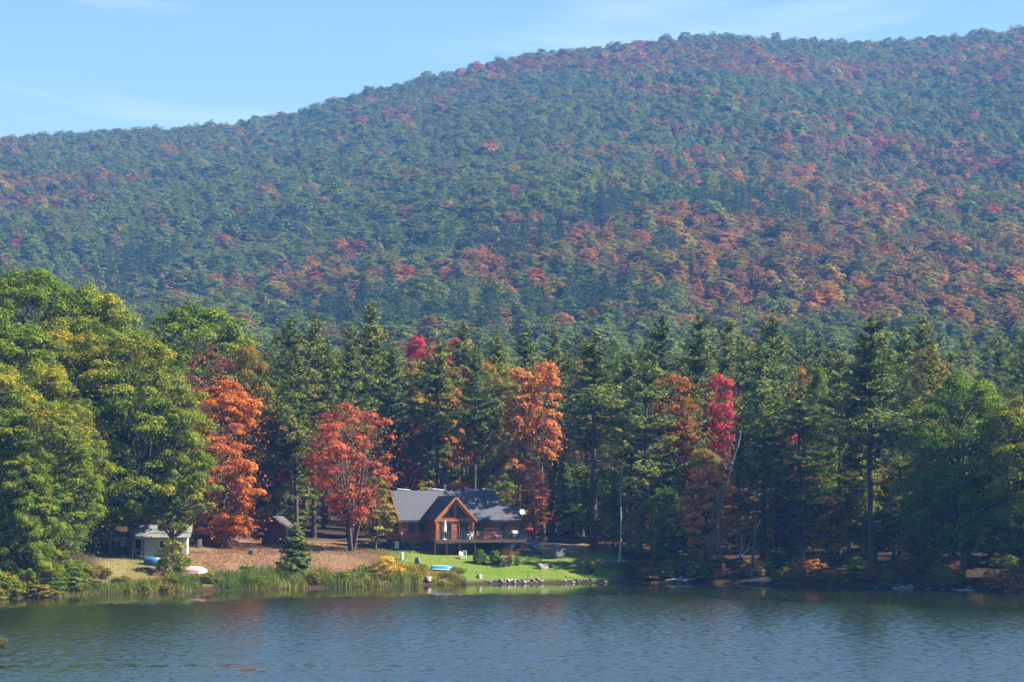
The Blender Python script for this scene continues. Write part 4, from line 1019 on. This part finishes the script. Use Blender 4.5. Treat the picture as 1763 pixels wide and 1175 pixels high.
# ------------------------------------------------------------------ the red shed
M['redpaint'] = mat_simple('barn_red_paint', (.13, .022, .026), .75, col2=(.09, .018, .02), nscale=6, stretch=(4, 4, .4))
M['shed_roof'] = mat_simple('shed_roof', (.085, .075, .075), .8, col2=(.06, .05, .05), nscale=6)
S0 = at(450, 943, 362); sg = gz(S0.x, S0.y)
shed = link('shed', None, loc=(S0.x, S0.y, sg-.15), rot=(0, 0, math.radians(-14))); tag(shed, 'small dark red wooden shed with gable roof among the trees', 'shed')
W, D, E, R_ = 3.1, 3.6, 2.3, 3.55
k = 0
for u in np.arange(0, W-.01, W/10):
    zt = lambda q: E+(R_-E)*(1-abs(q-W/2)/(W/2))
    u2_ = u+W/10-.012; um = W/2
    poly = [(u, 0, 0), (u2_, 0, 0), (u2_, 0, zt(u2_)-.05), (u, 0, zt(u)-.05)]
    if W/10*3-.01 < u < W/10*7-.01: poly = [(u, 0, 1.95), (u2_, 0, 1.95), (u2_, 0, zt(u2_)-.05), (u, 0, zt(u)-.05)]
    MB().prism(poly, (0, .05, 0)).build('board', M['redpaint'], shed)
for i, u in enumerate((W*.3, W*.5)):
    d_ = MB().box((u+.01, -.04, .12), (u+W*.2-.01, .0, 1.93)).build('door', M['redpaint'], shed)
    MB().bar((u+.03, -.06, .25), (u+W*.2-.03, -.06, 1.8), .03, .1).build('brace', M['redpaint'], d_)
for v in np.arange(0, D-.01, D/9):
    MB().box((W-.05, v+.06, 0), (W, v+D/9+.05, E-.05)).build('board', M['redpaint'], shed)
    MB().box((0, v+.06, 0), (.05, v+D/9+.05, E-.05)).build('board', M['redpaint'], shed)
MB().prism([(0, D, 0), (W, D, 0), (W, D, E-.05), (W/2, D, R_-.08), (0, D, E-.05)], (0, -.05, 0)).build('back_wall', M['redpaint'], shed)
for s in (-1, 1):
    MB().prism([(W/2, -.25, R_), (W/2+s*(W/2+.25), -.25, E-.2), (W/2+s*(W/2+.25), D+.25, E-.2), (W/2, D+.25, R_)], (0, 0, .08)).build('roof_slope', M['shed_roof'], shed)
    MB().bar((W/2, -.28, R_-.02), (W/2+s*(W/2+.25), -.28, E-.22), .04, .14).build('rake_board', M['shed_roof'], shed)

# ------------------------------------------------------------------ the white cottage
M['whitesiding'] = mat_simple('white_siding', (.52, .53, .50), .7, col2=(.40, .41, .38), nscale=3)
M['cot_roof'] = mat_simple('cottage_roof', (.24, .25, .26), .7, col2=(.16, .17, .18), nscale=4)
C0 = at(181, 964, 338); cgz = gz(px_x(250, 338), 338)
cot = link('cottage', None, loc=(C0.x, C0.y, 0), rot=(0, 0, math.radians(4))); tag(cot, 'low white cottage on stilts with porch, half hidden behind oak boughs', 'cottage')
CF = 3.55                                   # floor height
sc_ = FPX/338
def siding(name, u0, u1, v, z0, z1, side=False, th=.03):
    z = z0
    b_ = []
    while z < z1-.02:
        h = min(.22, z1-z)
        P = [(u0, v-.03, z), (u1, v-.03, z), (u1, v, z+h), (u0, v, z+h)] if not side else [(v+.03, u0, z), (v+.03, u1, z), (v, u1, z+h), (v, u0, z+h)]
        MB().prism(P, (0, .05, 0) if not side else (-.05, 0, 0)).build('siding_board', M['whitesiding'], cot); z += .22
siding('left', 0, 2.2, 0, CF, CF+2.1); siding('right', 4.6, 9.5, -1.2, CF-.4, CF+2.1)
siding('porch', 2.2, 4.6, 1.2, CF, CF+2.2); siding('end', -1.2, 3.6, 9.5, CF-.4, CF+2.1, True)
MB().box((.03, .06, CF), (2.17, 3.5, CF+2.1)).build('wall_core', M['whitesiding'], cot)
MB().box((4.63, -1.13, CF-.4), (9.4, 3.5, CF+2.1)).build('wall_core', M['whitesiding'], cot)
MB().box((-.2, -1.0, CF-.2), (4.55, 3.5, CF-.01)).build('porch_floor', M['brownwood'], cot)
for u in (.0, 2.2, 4.4): MB().box((u, -.95, 1.5), (u+.12, -.83, CF-.2)).build('stilt', M['dark'], cot)
for u in (4.7, 7, 9.2): MB().box((u, -1.1, 1.5), (u+.15, -.95, CF-.4)).build('stilt', M['dark'], cot)
MB().prism([(-.4, -1.3, CF+2.12), (5.0, -1.3, CF+2.12), (5.0, 1.4, CF+2.75), (-.4, 1.4, CF+2.75)], (0, 0, .08)).build('porch_roof', M['cot_roof'], cot)
MB().prism([(2.6, 1.42, CF+2.6), (10.0, 1.42, CF+2.6), (10.0, 3.4, CF+3.5), (2.6, 3.4, CF+3.5)], (0, 0, .08)).build('roof_slope', M['cot_roof'], cot)
MB().prism([(4.4, -1.6, CF+2.1), (9.9, -1.6, CF+2.1), (9.9, 1.4, CF+2.5), (4.4, 1.4, CF+2.5)], (0, 0, .08)).build('roof_slope', M['cot_roof'], cot)
MB().box((4.3, 2.2, CF+2.6), (4.9, 2.8, CF+4.4)).build('chimney', M['cot_roof'], cot)
MB().box((-.2, -1.05, CF+2.0), (4.6, -.97, CF+2.12)).build('porch_beam', M['white'], cot)
for u in (-.15, 1.3, 4.3): MB().box((u, -1.04, CF), (u+.1, -.94, CF+2.0)).build('porch_post', M['white'], cot)
MB().box((-.15, -1.02, CF+.85), (4.4, -.95, CF+.92)).build('porch_rail', M['dark'], cot)
def cwin(u0, u1, z0, z1, v):
    o = MB().box((u0-.07, v-.1, z0-.07), (u1+.07, v-.035, z1+.07)).build('window', M['white'], cot); MB().box((u0, v-.13, z0), (u1, v-.09, z1)).build('pane', M['glass'], o)
cwin(.5, 1.05, CF+.7, CF+1.8, 0); cwin(1.25, 1.8, CF+.7, CF+1.8, 0); cwin(2.6, 4.1, CF+.7, CF+1.9, 1.2); cwin(6.4, 8.2, CF+1.0, CF+1.7, -1.2); cwin(8.65, 8.95, CF+.45, CF+.8, -1.2)
# things by the cottage
M['bluep'] = mat_simple('blue_paint', (.03, .16, .36), .45, col2=(.025, .12, .28), nscale=3)
M['bluep2'] = mat_simple('bright_blue_hull', (.03, .20, .60), .35, col2=(.04, .24, .65), nscale=3)
M['pinkhull'] = mat_simple('faded_pink_hull', (.62, .30, .29), .6, col2=(.70, .42, .40), nscale=2)
o = on_ground('garden_table', 236, 333.5, .1, 'narrow red-topped table on thin legs before the cottage porch', 'table')
MB().box((-.6, -.3, .95), (.6, .3, 1.0)).build('table_top', mat_simple('faded_red_top', (.38, .13, .12), .6), o)
for sx in (-.5, .5):
    for sy in (-.24, .24): MB().bar((sx, sy, -.1), (sx, sy, .95), .045).build('leg', M['metal'], o)
def hull(L, B, Hh, n=14, flat=.0, sharp=1.6, rocker=.12):
    """overturned hull: keel up, gunwale down"""
    V = []; Q = []; m_ = 9
    for i in range(n+1):
        t = -1+2*i/n; w = B/2*(1-abs(t)**sharp*(.98 if t > 0 else .45)); h = Hh*(1-abs(t)**3*(.55 if t > 0 else .15))
        for j in range(m_):
            a = math.pi*j/(m_-1); V.append((t*L/2, -w*math.cos(a)*(1 if abs(math.cos(a)) < .99 else 1.0), h*(math.sin(a)**(.55)) + rocker*t*t*.0))
    for i in range(n):
        for j in range(m_-1): a = i*m_+j; Q.append([a, a+1, a+m_+1, a+m_])
    T = []
    for base in (0, n*m_):
        for j in range(1, m_-1): T.append([base, base+j+1, base+j] if base == 0 else [base, base+j, base+j+1])
    return MB().add(V, Q, T)
def rowboat(name, x, Y, rz, L, B, Hh, mat, mat2, label, cat, tilt=(0, 0), sharp=1.8, dz=.1):
    o = on_ground(name, x, Y, rz, label, cat, dz); o.rotation_euler = (tilt[0], tilt[1], rz)
    hull(L, B, Hh, sharp=sharp).build('hull', mat, o, True)
    h_ = hull(L+.06, B+.07, .09, sharp=sharp).build('gunwale', mat2, o, True)
    MB().tube([(-L*.42, 0, Hh*.95), (0, 0, Hh+.02), (L*.34, 0, Hh*.9)], [.03, .035, .03], 6).build('keel', mat2, o)
    return o
rowboat('rowboat', 334, 330, .15, 3.0, 1.25, .62, M['pinkhull'], M['white'], 'faded pink rowboat lying upside down on the leaf-strewn bank', 'boat', (.25, .04), 2.6)
rowboat('rowboat', 263, 331, .2, 2.1, 1.2, .95, M['bluep'], M['dark'], 'dark blue rowboat turned over beside the cottage', 'boat', (.35, 0))
rowboat('kayak', 762, 349.5, .2, 2.9, 1.1, .42, M['bluep2'], M['white'], 'bright blue overturned boat with white tip on the lawn by the reeds', 'boat', (.08, .04), 2.2, .15)
def stump(x, Y, r_, h_, label):
    o = MB(); n_ = 12; V = []; Q = []
    for i, (rf, z) in enumerate([(1.35, -.15), (1.1, .15*h_), (1.0, .5*h_), (.97, h_)]):
        for k in range(n_): a = 2*math.pi*k/n_; q = r_*rf*(1+.1*math.sin(3*a+x)); V.append((q*math.cos(a), q*math.sin(a), z+(.12*h_*math.sin(a+x) if i == 3 else 0)))
    for i in range(3):
        for k in range(n_): Q.append([i*n_+k, i*n_+(k+1) % n_, (i+1)*n_+(k+1) % n_, (i+1)*n_+k])
    e = on_ground('tree_stump', x, Y, 0, label, 'stump')
    MB().add(V, Q).build('bark', M['bark'], e, True)
    MB().prism([(V[3*n_+k][0]*.98, V[3*n_+k][1]*.98, V[3*n_+k][2]-.02) for k in range(n_)], (0, 0, .01)).build('cut_face', M['brownwood'], e)
stump(341, 347, .42, .95, 'dark tall tree stump beside the cottage on leafy ground'); stump(434, 343, .42, .55, 'small weathered stump in the middle of the leafy ground')
stump(630, 343, .25, .25, 'low cut stump below the red-orange maple')
o = on_ground('utility_post', 692, 352, 0, 'short white pipe post on the lawn left of the cabin', 'post')
MB().lathe([(.16, -.1), (.16, .85), (.13, .92), (0.001, .95)], n=12).build('pipe', M['white'], o); MB().lathe([(.19, .0), (.19, .08), (.16, .1)], n=12).build('collar', M['metal'], o)
o = on_ground('marker_stake', 909, 349.6, 0, 'thin black stake stuck in the lawn near the shore', 'stake')
MB().bar((0, 0, -.1), (.02, 0, .75), .04).build('shaft', M['dark'], o); MB().box((-.04, -.03, .7), (.06, .03, .8)).build('cap', M['dark'], o)
o = on_ground('tarp_pile', 917, 376, .2, 'blue tarp heaped over a pile beside the drive', 'tarp')
V = []; Q = []
for i in range(9):
    for j in range(9):
        x, y = (i-4)/4, (j-4)/4; h = .75*max(0, 1-(x*x*.8+y*y))**.6*(1+.25*math.sin(5*x+3*y)); V.append((x*1.0, y*.7, h-.05))
for i in range(8):
    for j in range(8): Q.append([i*9+j, (i+1)*9+j, (i+1)*9+j+1, i*9+j+1])
MB().add(V, Q).build('tarp', M['bluep2'], o, True)
o = on_ground('cut_log', 928, 375, .5, 'pale cut log lying beside the blue tarp', 'log')
MB().tube([(-.8, 0, .15), (0, .05, .2), (.8, 0, .3)], [.12, .13, .11], 8).build('log', M['bark_pale'], o)

# ------------------------------------------------------------------ boulders and shore stones
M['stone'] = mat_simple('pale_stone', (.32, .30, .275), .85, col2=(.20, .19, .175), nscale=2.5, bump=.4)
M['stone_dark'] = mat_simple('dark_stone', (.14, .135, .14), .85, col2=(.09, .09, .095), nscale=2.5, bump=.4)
def rock_mesh(seed, n=2):
    import bmesh
    bm = bmesh.new(); bmesh.ops.create_icosphere(bm, subdivisions=n, radius=1.0)
    r = random.Random(seed); dirs = [Vector((r.gauss(0, 1), r.gauss(0, 1), r.gauss(0, 1))).normalized() for _ in range(9)]; cut = [r.uniform(.38, .8) for _ in dirs]
    for v in bm.verts:
        c = v.co.copy()
        for d, k in zip(dirs, cut):
            q = c.dot(d)
            if q > k: c -= d*(q-k)*.85
        v.co = c*(1+r.uniform(-.03, .03))
    me = bpy.data.meshes.new('stone'); bm.to_mesh(me); bm.free(); me.materials.append(M['stone']); return me
ROCK = [rock_mesh(i) for i in range(7)]
def rock(name, x, Y, sx, sy, sz, label, group=None, mat=None, cat='boulder', sink=.3, X=None):
    X_ = px_x(x, Y) if X is None else X
    o = link(name, random.choice(ROCK), loc=(X_, Y, max(gz(X_, Y), -.05)+sz*(1-sink)-sz*.25), rot=(random.uniform(-.2, .2), random.uniform(-.2, .2), random.uniform(0, 6)), scale=(sx, sy, sz))
    if mat: o.material_slots[0].link = 'OBJECT'; o.material_slots[0].material = mat
    return tag(o, label, cat, group)
random.seed(21)
rock('boulder', 738, 343.2, 1.25, .6, .5, 'long pale boulder slanting out of the reeds into the water')
rock('boulder', 826, 347.5, .62, .5, .42, 'white boulder alone at the lower edge of the lawn')
rock('boulder', 720, 351.5, .75, .55, .6, 'dark grey boulder on the grass left of the blue boat', mat=M['stone_dark'])
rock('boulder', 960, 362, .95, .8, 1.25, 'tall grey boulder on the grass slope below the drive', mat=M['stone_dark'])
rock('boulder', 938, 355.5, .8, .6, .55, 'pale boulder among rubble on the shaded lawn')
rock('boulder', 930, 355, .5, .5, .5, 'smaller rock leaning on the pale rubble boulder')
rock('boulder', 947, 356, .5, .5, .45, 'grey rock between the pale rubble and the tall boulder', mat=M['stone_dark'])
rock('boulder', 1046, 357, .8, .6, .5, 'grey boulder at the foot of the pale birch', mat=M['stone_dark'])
rock('boulder', 976, 351, .22, .2, .14, 'tiny white stone alone on the sunlit lawn')
for i in range(34):
    x = 838+i*2.9+random.uniform(-1.2, 1.2); X_ = px_x(x, 346); s = random.uniform(.13, .30)*(1.7 if i in (23, 14) else 1)
    rock('shore_stone', x, 0, s*1.2, s, s*.85, 'pale stone in the low row where the lawn meets the water', 'stones along the lawn edge', cat='stone', X=X_, mat=None) if False else None
    Ys_ = float(shore(np.array([X_]))[0])+random.uniform(.1, 1.1)
    rock('shore_stone', x, Ys_, s*1.2, s, s*.85, 'pale stone in the low row where the lawn meets the water', 'stones along the lawn edge', cat='stone', mat=random.choice([None, None, M['stone_dark']]))
for i in range(30):
    x = 962+i*3.6+random.uniform(-1.5, 1.5); X_ = px_x(x, 348); s = random.uniform(.10, .22)
    Ys_ = float(shore(np.array([X_]))[0])+random.uniform(.1, .9)
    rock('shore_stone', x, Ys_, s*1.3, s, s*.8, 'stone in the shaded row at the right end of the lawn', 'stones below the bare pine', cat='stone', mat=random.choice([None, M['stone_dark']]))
for i in range(18):
    x = 1010+i*5.3; s = random.uniform(.12, .22)
    rock('wall_stone', x, 362+random.uniform(-.4, .4), s*1.4, s, s, 'pale stone in the low garden row behind the birch', 'stones of the garden row', cat='stone')
for i in range(16):
    x = random.uniform(1080, 1763); X_ = px_x(x, 340); Ys_ = float(shore(np.array([X_]))[0])+random.uniform(.1, .8); s = random.uniform(.12, .35)
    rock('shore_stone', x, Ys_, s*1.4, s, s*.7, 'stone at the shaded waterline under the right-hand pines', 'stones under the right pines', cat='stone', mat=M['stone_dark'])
for x, L, rz, lb in ((1170, 3.6, .1, 'grey driftwood log at the waterline below the leaning dead tree'), (1310, 2.6, -.1, 'thin driftwood log below the short pale trunk'),
                     (1560, 3.2, .2, 'tangled driftwood root mass at the right waterline'), (1660, 2.4, .1, 'pale driftwood log at the waterline below the large hardwood'), (1735, 1.6, -.5, 'short driftwood piece at the right end of the shore')):
    X_ = px_x(x, 336); Ys_ = float(shore(np.array([X_]))[0])+.35
    o = on_ground('driftwood', x, Ys_, rz, lb, 'driftwood', .05)
    b_ = MB(); b_.tube([(-L/2, 0, .1), (-L/5, .1, .2), (L/4, 0, .15), (L/2, -.1, .3)], [.06, .13, .12, .04], 7)
    for k in range(5 if 'root' in lb else 2):
        a = random.uniform(0, 6.28); b_.tube([(0, 0, .15), (math.cos(a)*.5, .3*math.sin(a), .5), (math.cos(a)*.9, .4*math.sin(a), .35+random.uniform(-.2, .4))], [.08, .05, .02], 5)
    b_.build('log', M['bark_pale'], o, True)

# ------------------------------------------------------------------ shrubs
tree('yellow_shrub', 'bush0', px_x(665, 341.5), 341.5, H=2.6, width=3.0, leaf='yellow', tint=(1.15, 1.1, 1), label='bright yellow shrub rising out of the reeds', cat='shrub')
tree('dry_shrub', 'twiggy', px_x(1017, 354), 354, H=2.0, width=2.0, leaf='oak_olive', label='pale twiggy shrub on the lawn before the bare pine', cat='shrub')
for i in range(84):
    x = random.uniform(1085, 1775); X_ = px_x(x, 342); Y = float(shore(np.array([X_]))[0])+(random.uniform(1.0, 5) if i < 34 else random.uniform(5, 22))
    lf = random.choice(['oak_olive', 'oak_olive', 'brownred', 'oak_green', 'oak_green', 'rust'])
    nm = {'oak_olive': 'olive', 'brownred': 'dull red', 'oak_green': 'green', 'rust': 'rust-brown'}[lf]
    tree('bank_shrub', 'bush%d' % random.randrange(3), px_x(x, Y), Y, H=random.uniform(1.0, 2.4), width=random.uniform(1.6, 3.4), leaf=lf, label='%s shrub on the shaded right bank' % nm, cat='shrub', group='%s shrubs on the right bank' % nm)
for i in range(20):
    x = random.uniform(-30, 178); X_ = px_x(x, 310); Y = float(shore(np.array([X_]))[0])+random.uniform(.6, 6)
    lf = random.choice(['oak', 'oak_olive', 'oak_green', 'oak_green'])
    nm = {'oak': 'yellow-tipped', 'oak_olive': 'olive', 'oak_green': 'green'}[lf]
    tree('bank_shrub', 'bush%d' % random.randrange(3), px_x(x, Y), Y, H=random.uniform(1.2, 3.0), width=random.uniform(2, 4), leaf=lf, label='%s shrub at the foot of the left bank oaks' % nm, cat='shrub', group='%s shrubs under the left oaks' % nm)

for i in range(26):
    x = random.uniform(185, 790); X_ = px_x(x, 330); Y = float(shore(np.array([X_]))[0])+random.uniform(.8, 6)
    lf = random.choice(['oak_green', 'oak_olive', 'lime', 'oak'])
    nm = {'oak': 'yellow-tipped', 'oak_olive': 'olive', 'oak_green': 'green', 'lime': 'lime'}[lf]
    tree('shore_shrub', random.choice(['bush0', 'bush1', 'bush2', 'twiggy']), px_x(x, Y), Y, H=random.uniform(.7, 1.5), width=random.uniform(1.2, 2.8), leaf=lf, label='%s low shrub growing among the shore reeds' % nm, cat='shrub', group='%s shrubs among the reeds' % nm)
# ------------------------------------------------------------------ reeds and grass along the shore
def blades(name, P, Hh, wid, tint, mat, r, label, cat, bend=.35):
    n_ = len(P); a = r.uniform(0, 6.28, n_); d = np.stack([np.cos(a), np.sin(a), 0*a], 1); bn = r.uniform(.05, bend, n_)*Hh; e = r.uniform(0, 6.28, n_); bd = np.stack([np.cos(e), np.sin(e), 0*e], 1)
    w = wid[:, None]*d
    mid = P + bd*(bn*.3)[:, None]; mid[:, 2] += Hh*.6; tip = P + bd*bn[:, None]; tip[:, 2] += Hh
    V = np.stack([P-w/2, P+w/2, mid+w*.4, mid-w*.4, tip], 1).reshape(-1, 3); b0 = np.arange(n_)*5
    Q = np.stack([b0, b0+1, b0+2, b0+3], 1); T = np.stack([b0+3, b0+2, b0+4], 1)
    me = make_mesh(name, V, Q, T, [mat], {'tint': ('FLOAT_VECTOR', np.repeat(tint, 5, 0))})
    return tag(link(name, me), label, cat, kind='stuff')
r = np.random.default_rng(55)
M['reed'] = mat_leaf('reed_blades', (.085, .15, .018), (.20, .21, .035), (.40, .27, .05), trans=.3)
n_ = 26000
x = r.uniform(165, 800, n_); X = px_x(x, 335); Ys = shore(X); dep = r.uniform(0, 1, n_)**.8*np.interp(x, [165, 300, 500, 740, 800], [3.0, 6, 7.5, 6.5, 1.5])
Y = Ys + dep - .3
cl = fbm(X*.5, Y*.7, 3, 91)
keep = (cl > .33)
X, Y, x, cl, dep = X[keep], Y[keep], x[keep], cl[keep], dep[keep]
z = np.maximum(ground(X, Y), -.2) - .05
Hh = np.interp(x, [165, 260, 420, 470, 560, 740, 800], [.7, 1.0, 1.15, 1.8, 1.25, 1.15, .5])*(.1+1.7*np.clip(cl-.25, 0, 1)*1.3)*r.uniform(.45, 1.25, len(x))
tt = np.stack([r.uniform(0, 1, len(x)), np.clip(fbm(X*.25+4, Y*.25, 3, 95)*2.4-.7+.3*r.normal(size=len(x)), 0, 1), np.clip(r.normal(.45, .25, len(x))+.25*sstep(560, 700, x), 0, 1)], 1)
blades('shore_reeds', np.stack([X, Y, z], 1), Hh, r.uniform(.04, .09, len(x)), tt, M['reed'], r, 'tall green and golden reeds along the near side of the cottage shore', 'reeds', .6)
M['grass'] = mat_leaf('lawn_blades', (.10, .17, .025), (.17, .21, .045), trans=.3)
n_ = 30000
x = r.uniform(650, 1075, n_); X = px_x(x, 352); Y = shore(X) + r.uniform(.4, 19, n_)
tt = np.stack([r.uniform(0, 1, n_), np.clip(fbm(X*.4, Y*.4, 3, 96)*2-.5, 0, 1), r.uniform(0, .5, n_)], 1)
blades('lawn_grass', np.stack([X, Y, ground(X, Y)-.02], 1), r.uniform(.03, .08, n_), r.uniform(.04, .08, n_), tt, M['grass'], r, 'short mown grass of the lawn before the cabin', 'grass')
M['drygrass'] = mat_leaf('dry_grass', (.12, .13, .035), (.20, .16, .06), trans=.25)
n_ = 9000
x = r.uniform(175, 700, n_); X = px_x(x, 342); Y = shore(X) + r.uniform(3, 34, n_)
tt = np.stack([r.uniform(0, 1, n_), r.uniform(0, 1, n_), r.uniform(0, .5, n_)], 1)
blades('dry_grass', np.stack([X, Y, ground(X, Y)-.02], 1), r.uniform(.06, .22, n_), r.uniform(.05, .1, n_), tt, M['drygrass'], r, 'thin dry grass on the open ground round the cottage and shed', 'grass')
# fallen leaves
M['litter'] = mat_leaf('fallen_leaves', (.24, .09, .055), (.30, .14, .085), trans=.15)
n_ = 16000
x = np.concatenate([r.uniform(300, 620, n_*3//4), r.uniform(900, 1763, n_//4)]); X = px_x(x, 345); Y = shore(X) + np.concatenate([r.uniform(3, 38, n_*3//4), r.uniform(2, 45, n_//4)])
ok = fbm(X*.2, Y*.2, 3, 97) > .4
X, Y = X[ok], Y[ok]
P = np.stack([X, Y, ground(X, Y)+.03], 1)
V, Q = quads_from(P, np.tile([0, 0, 1.], (len(P), 1))+r.normal(size=(len(P), 3))*.35, r.uniform(.10, .2, len(P)), r)
tt = np.stack([r.uniform(0, 1, len(P)), r.uniform(0, 1, len(P)), r.uniform(0, .5, len(P))], 1)
tag(link('fallen_leaves', make_mesh('fallen_leaves', V, Q, mats=[M['litter']], attrs={'tint': ('FLOAT_VECTOR', np.repeat(tt, 4, 0))})), 'fallen reddish leaves scattered over the ground', 'leaves', kind='stuff')
o = tree('water_weed', 'twiggy', px_x(4, 209), 209, H=.9, width=.7, zbase=-.1, leaf='lime', label='small pale weed clump standing in the open water', cat='weed')

# ------------------------------------------------------------------ the hazy air
hm = bpy.data.materials.new('haze_air'); n, l = nodes_of(hm); n.clear()
ho = n.new('ShaderNodeOutputMaterial'); pv = n.new('ShaderNodeVolumePrincipled')
pv.inputs['Color'].default_value = (.12, .37, 1.0, 1); pv.inputs['Density'].default_value = .000122
pv.inputs['Absorption Color'].default_value = (1, 1, 1, 1); pv.inputs['Anisotropy'].default_value = 0.0
l.new(pv.outputs[0], ho.inputs['Volume'])
hb = MB().box((-1560, -170, -4.2), (1560, 3340, 520)).build('haze', hm)
tag(hb, 'thin blue haze lying over the lake and the mountain', 'haze', kind='stuff')
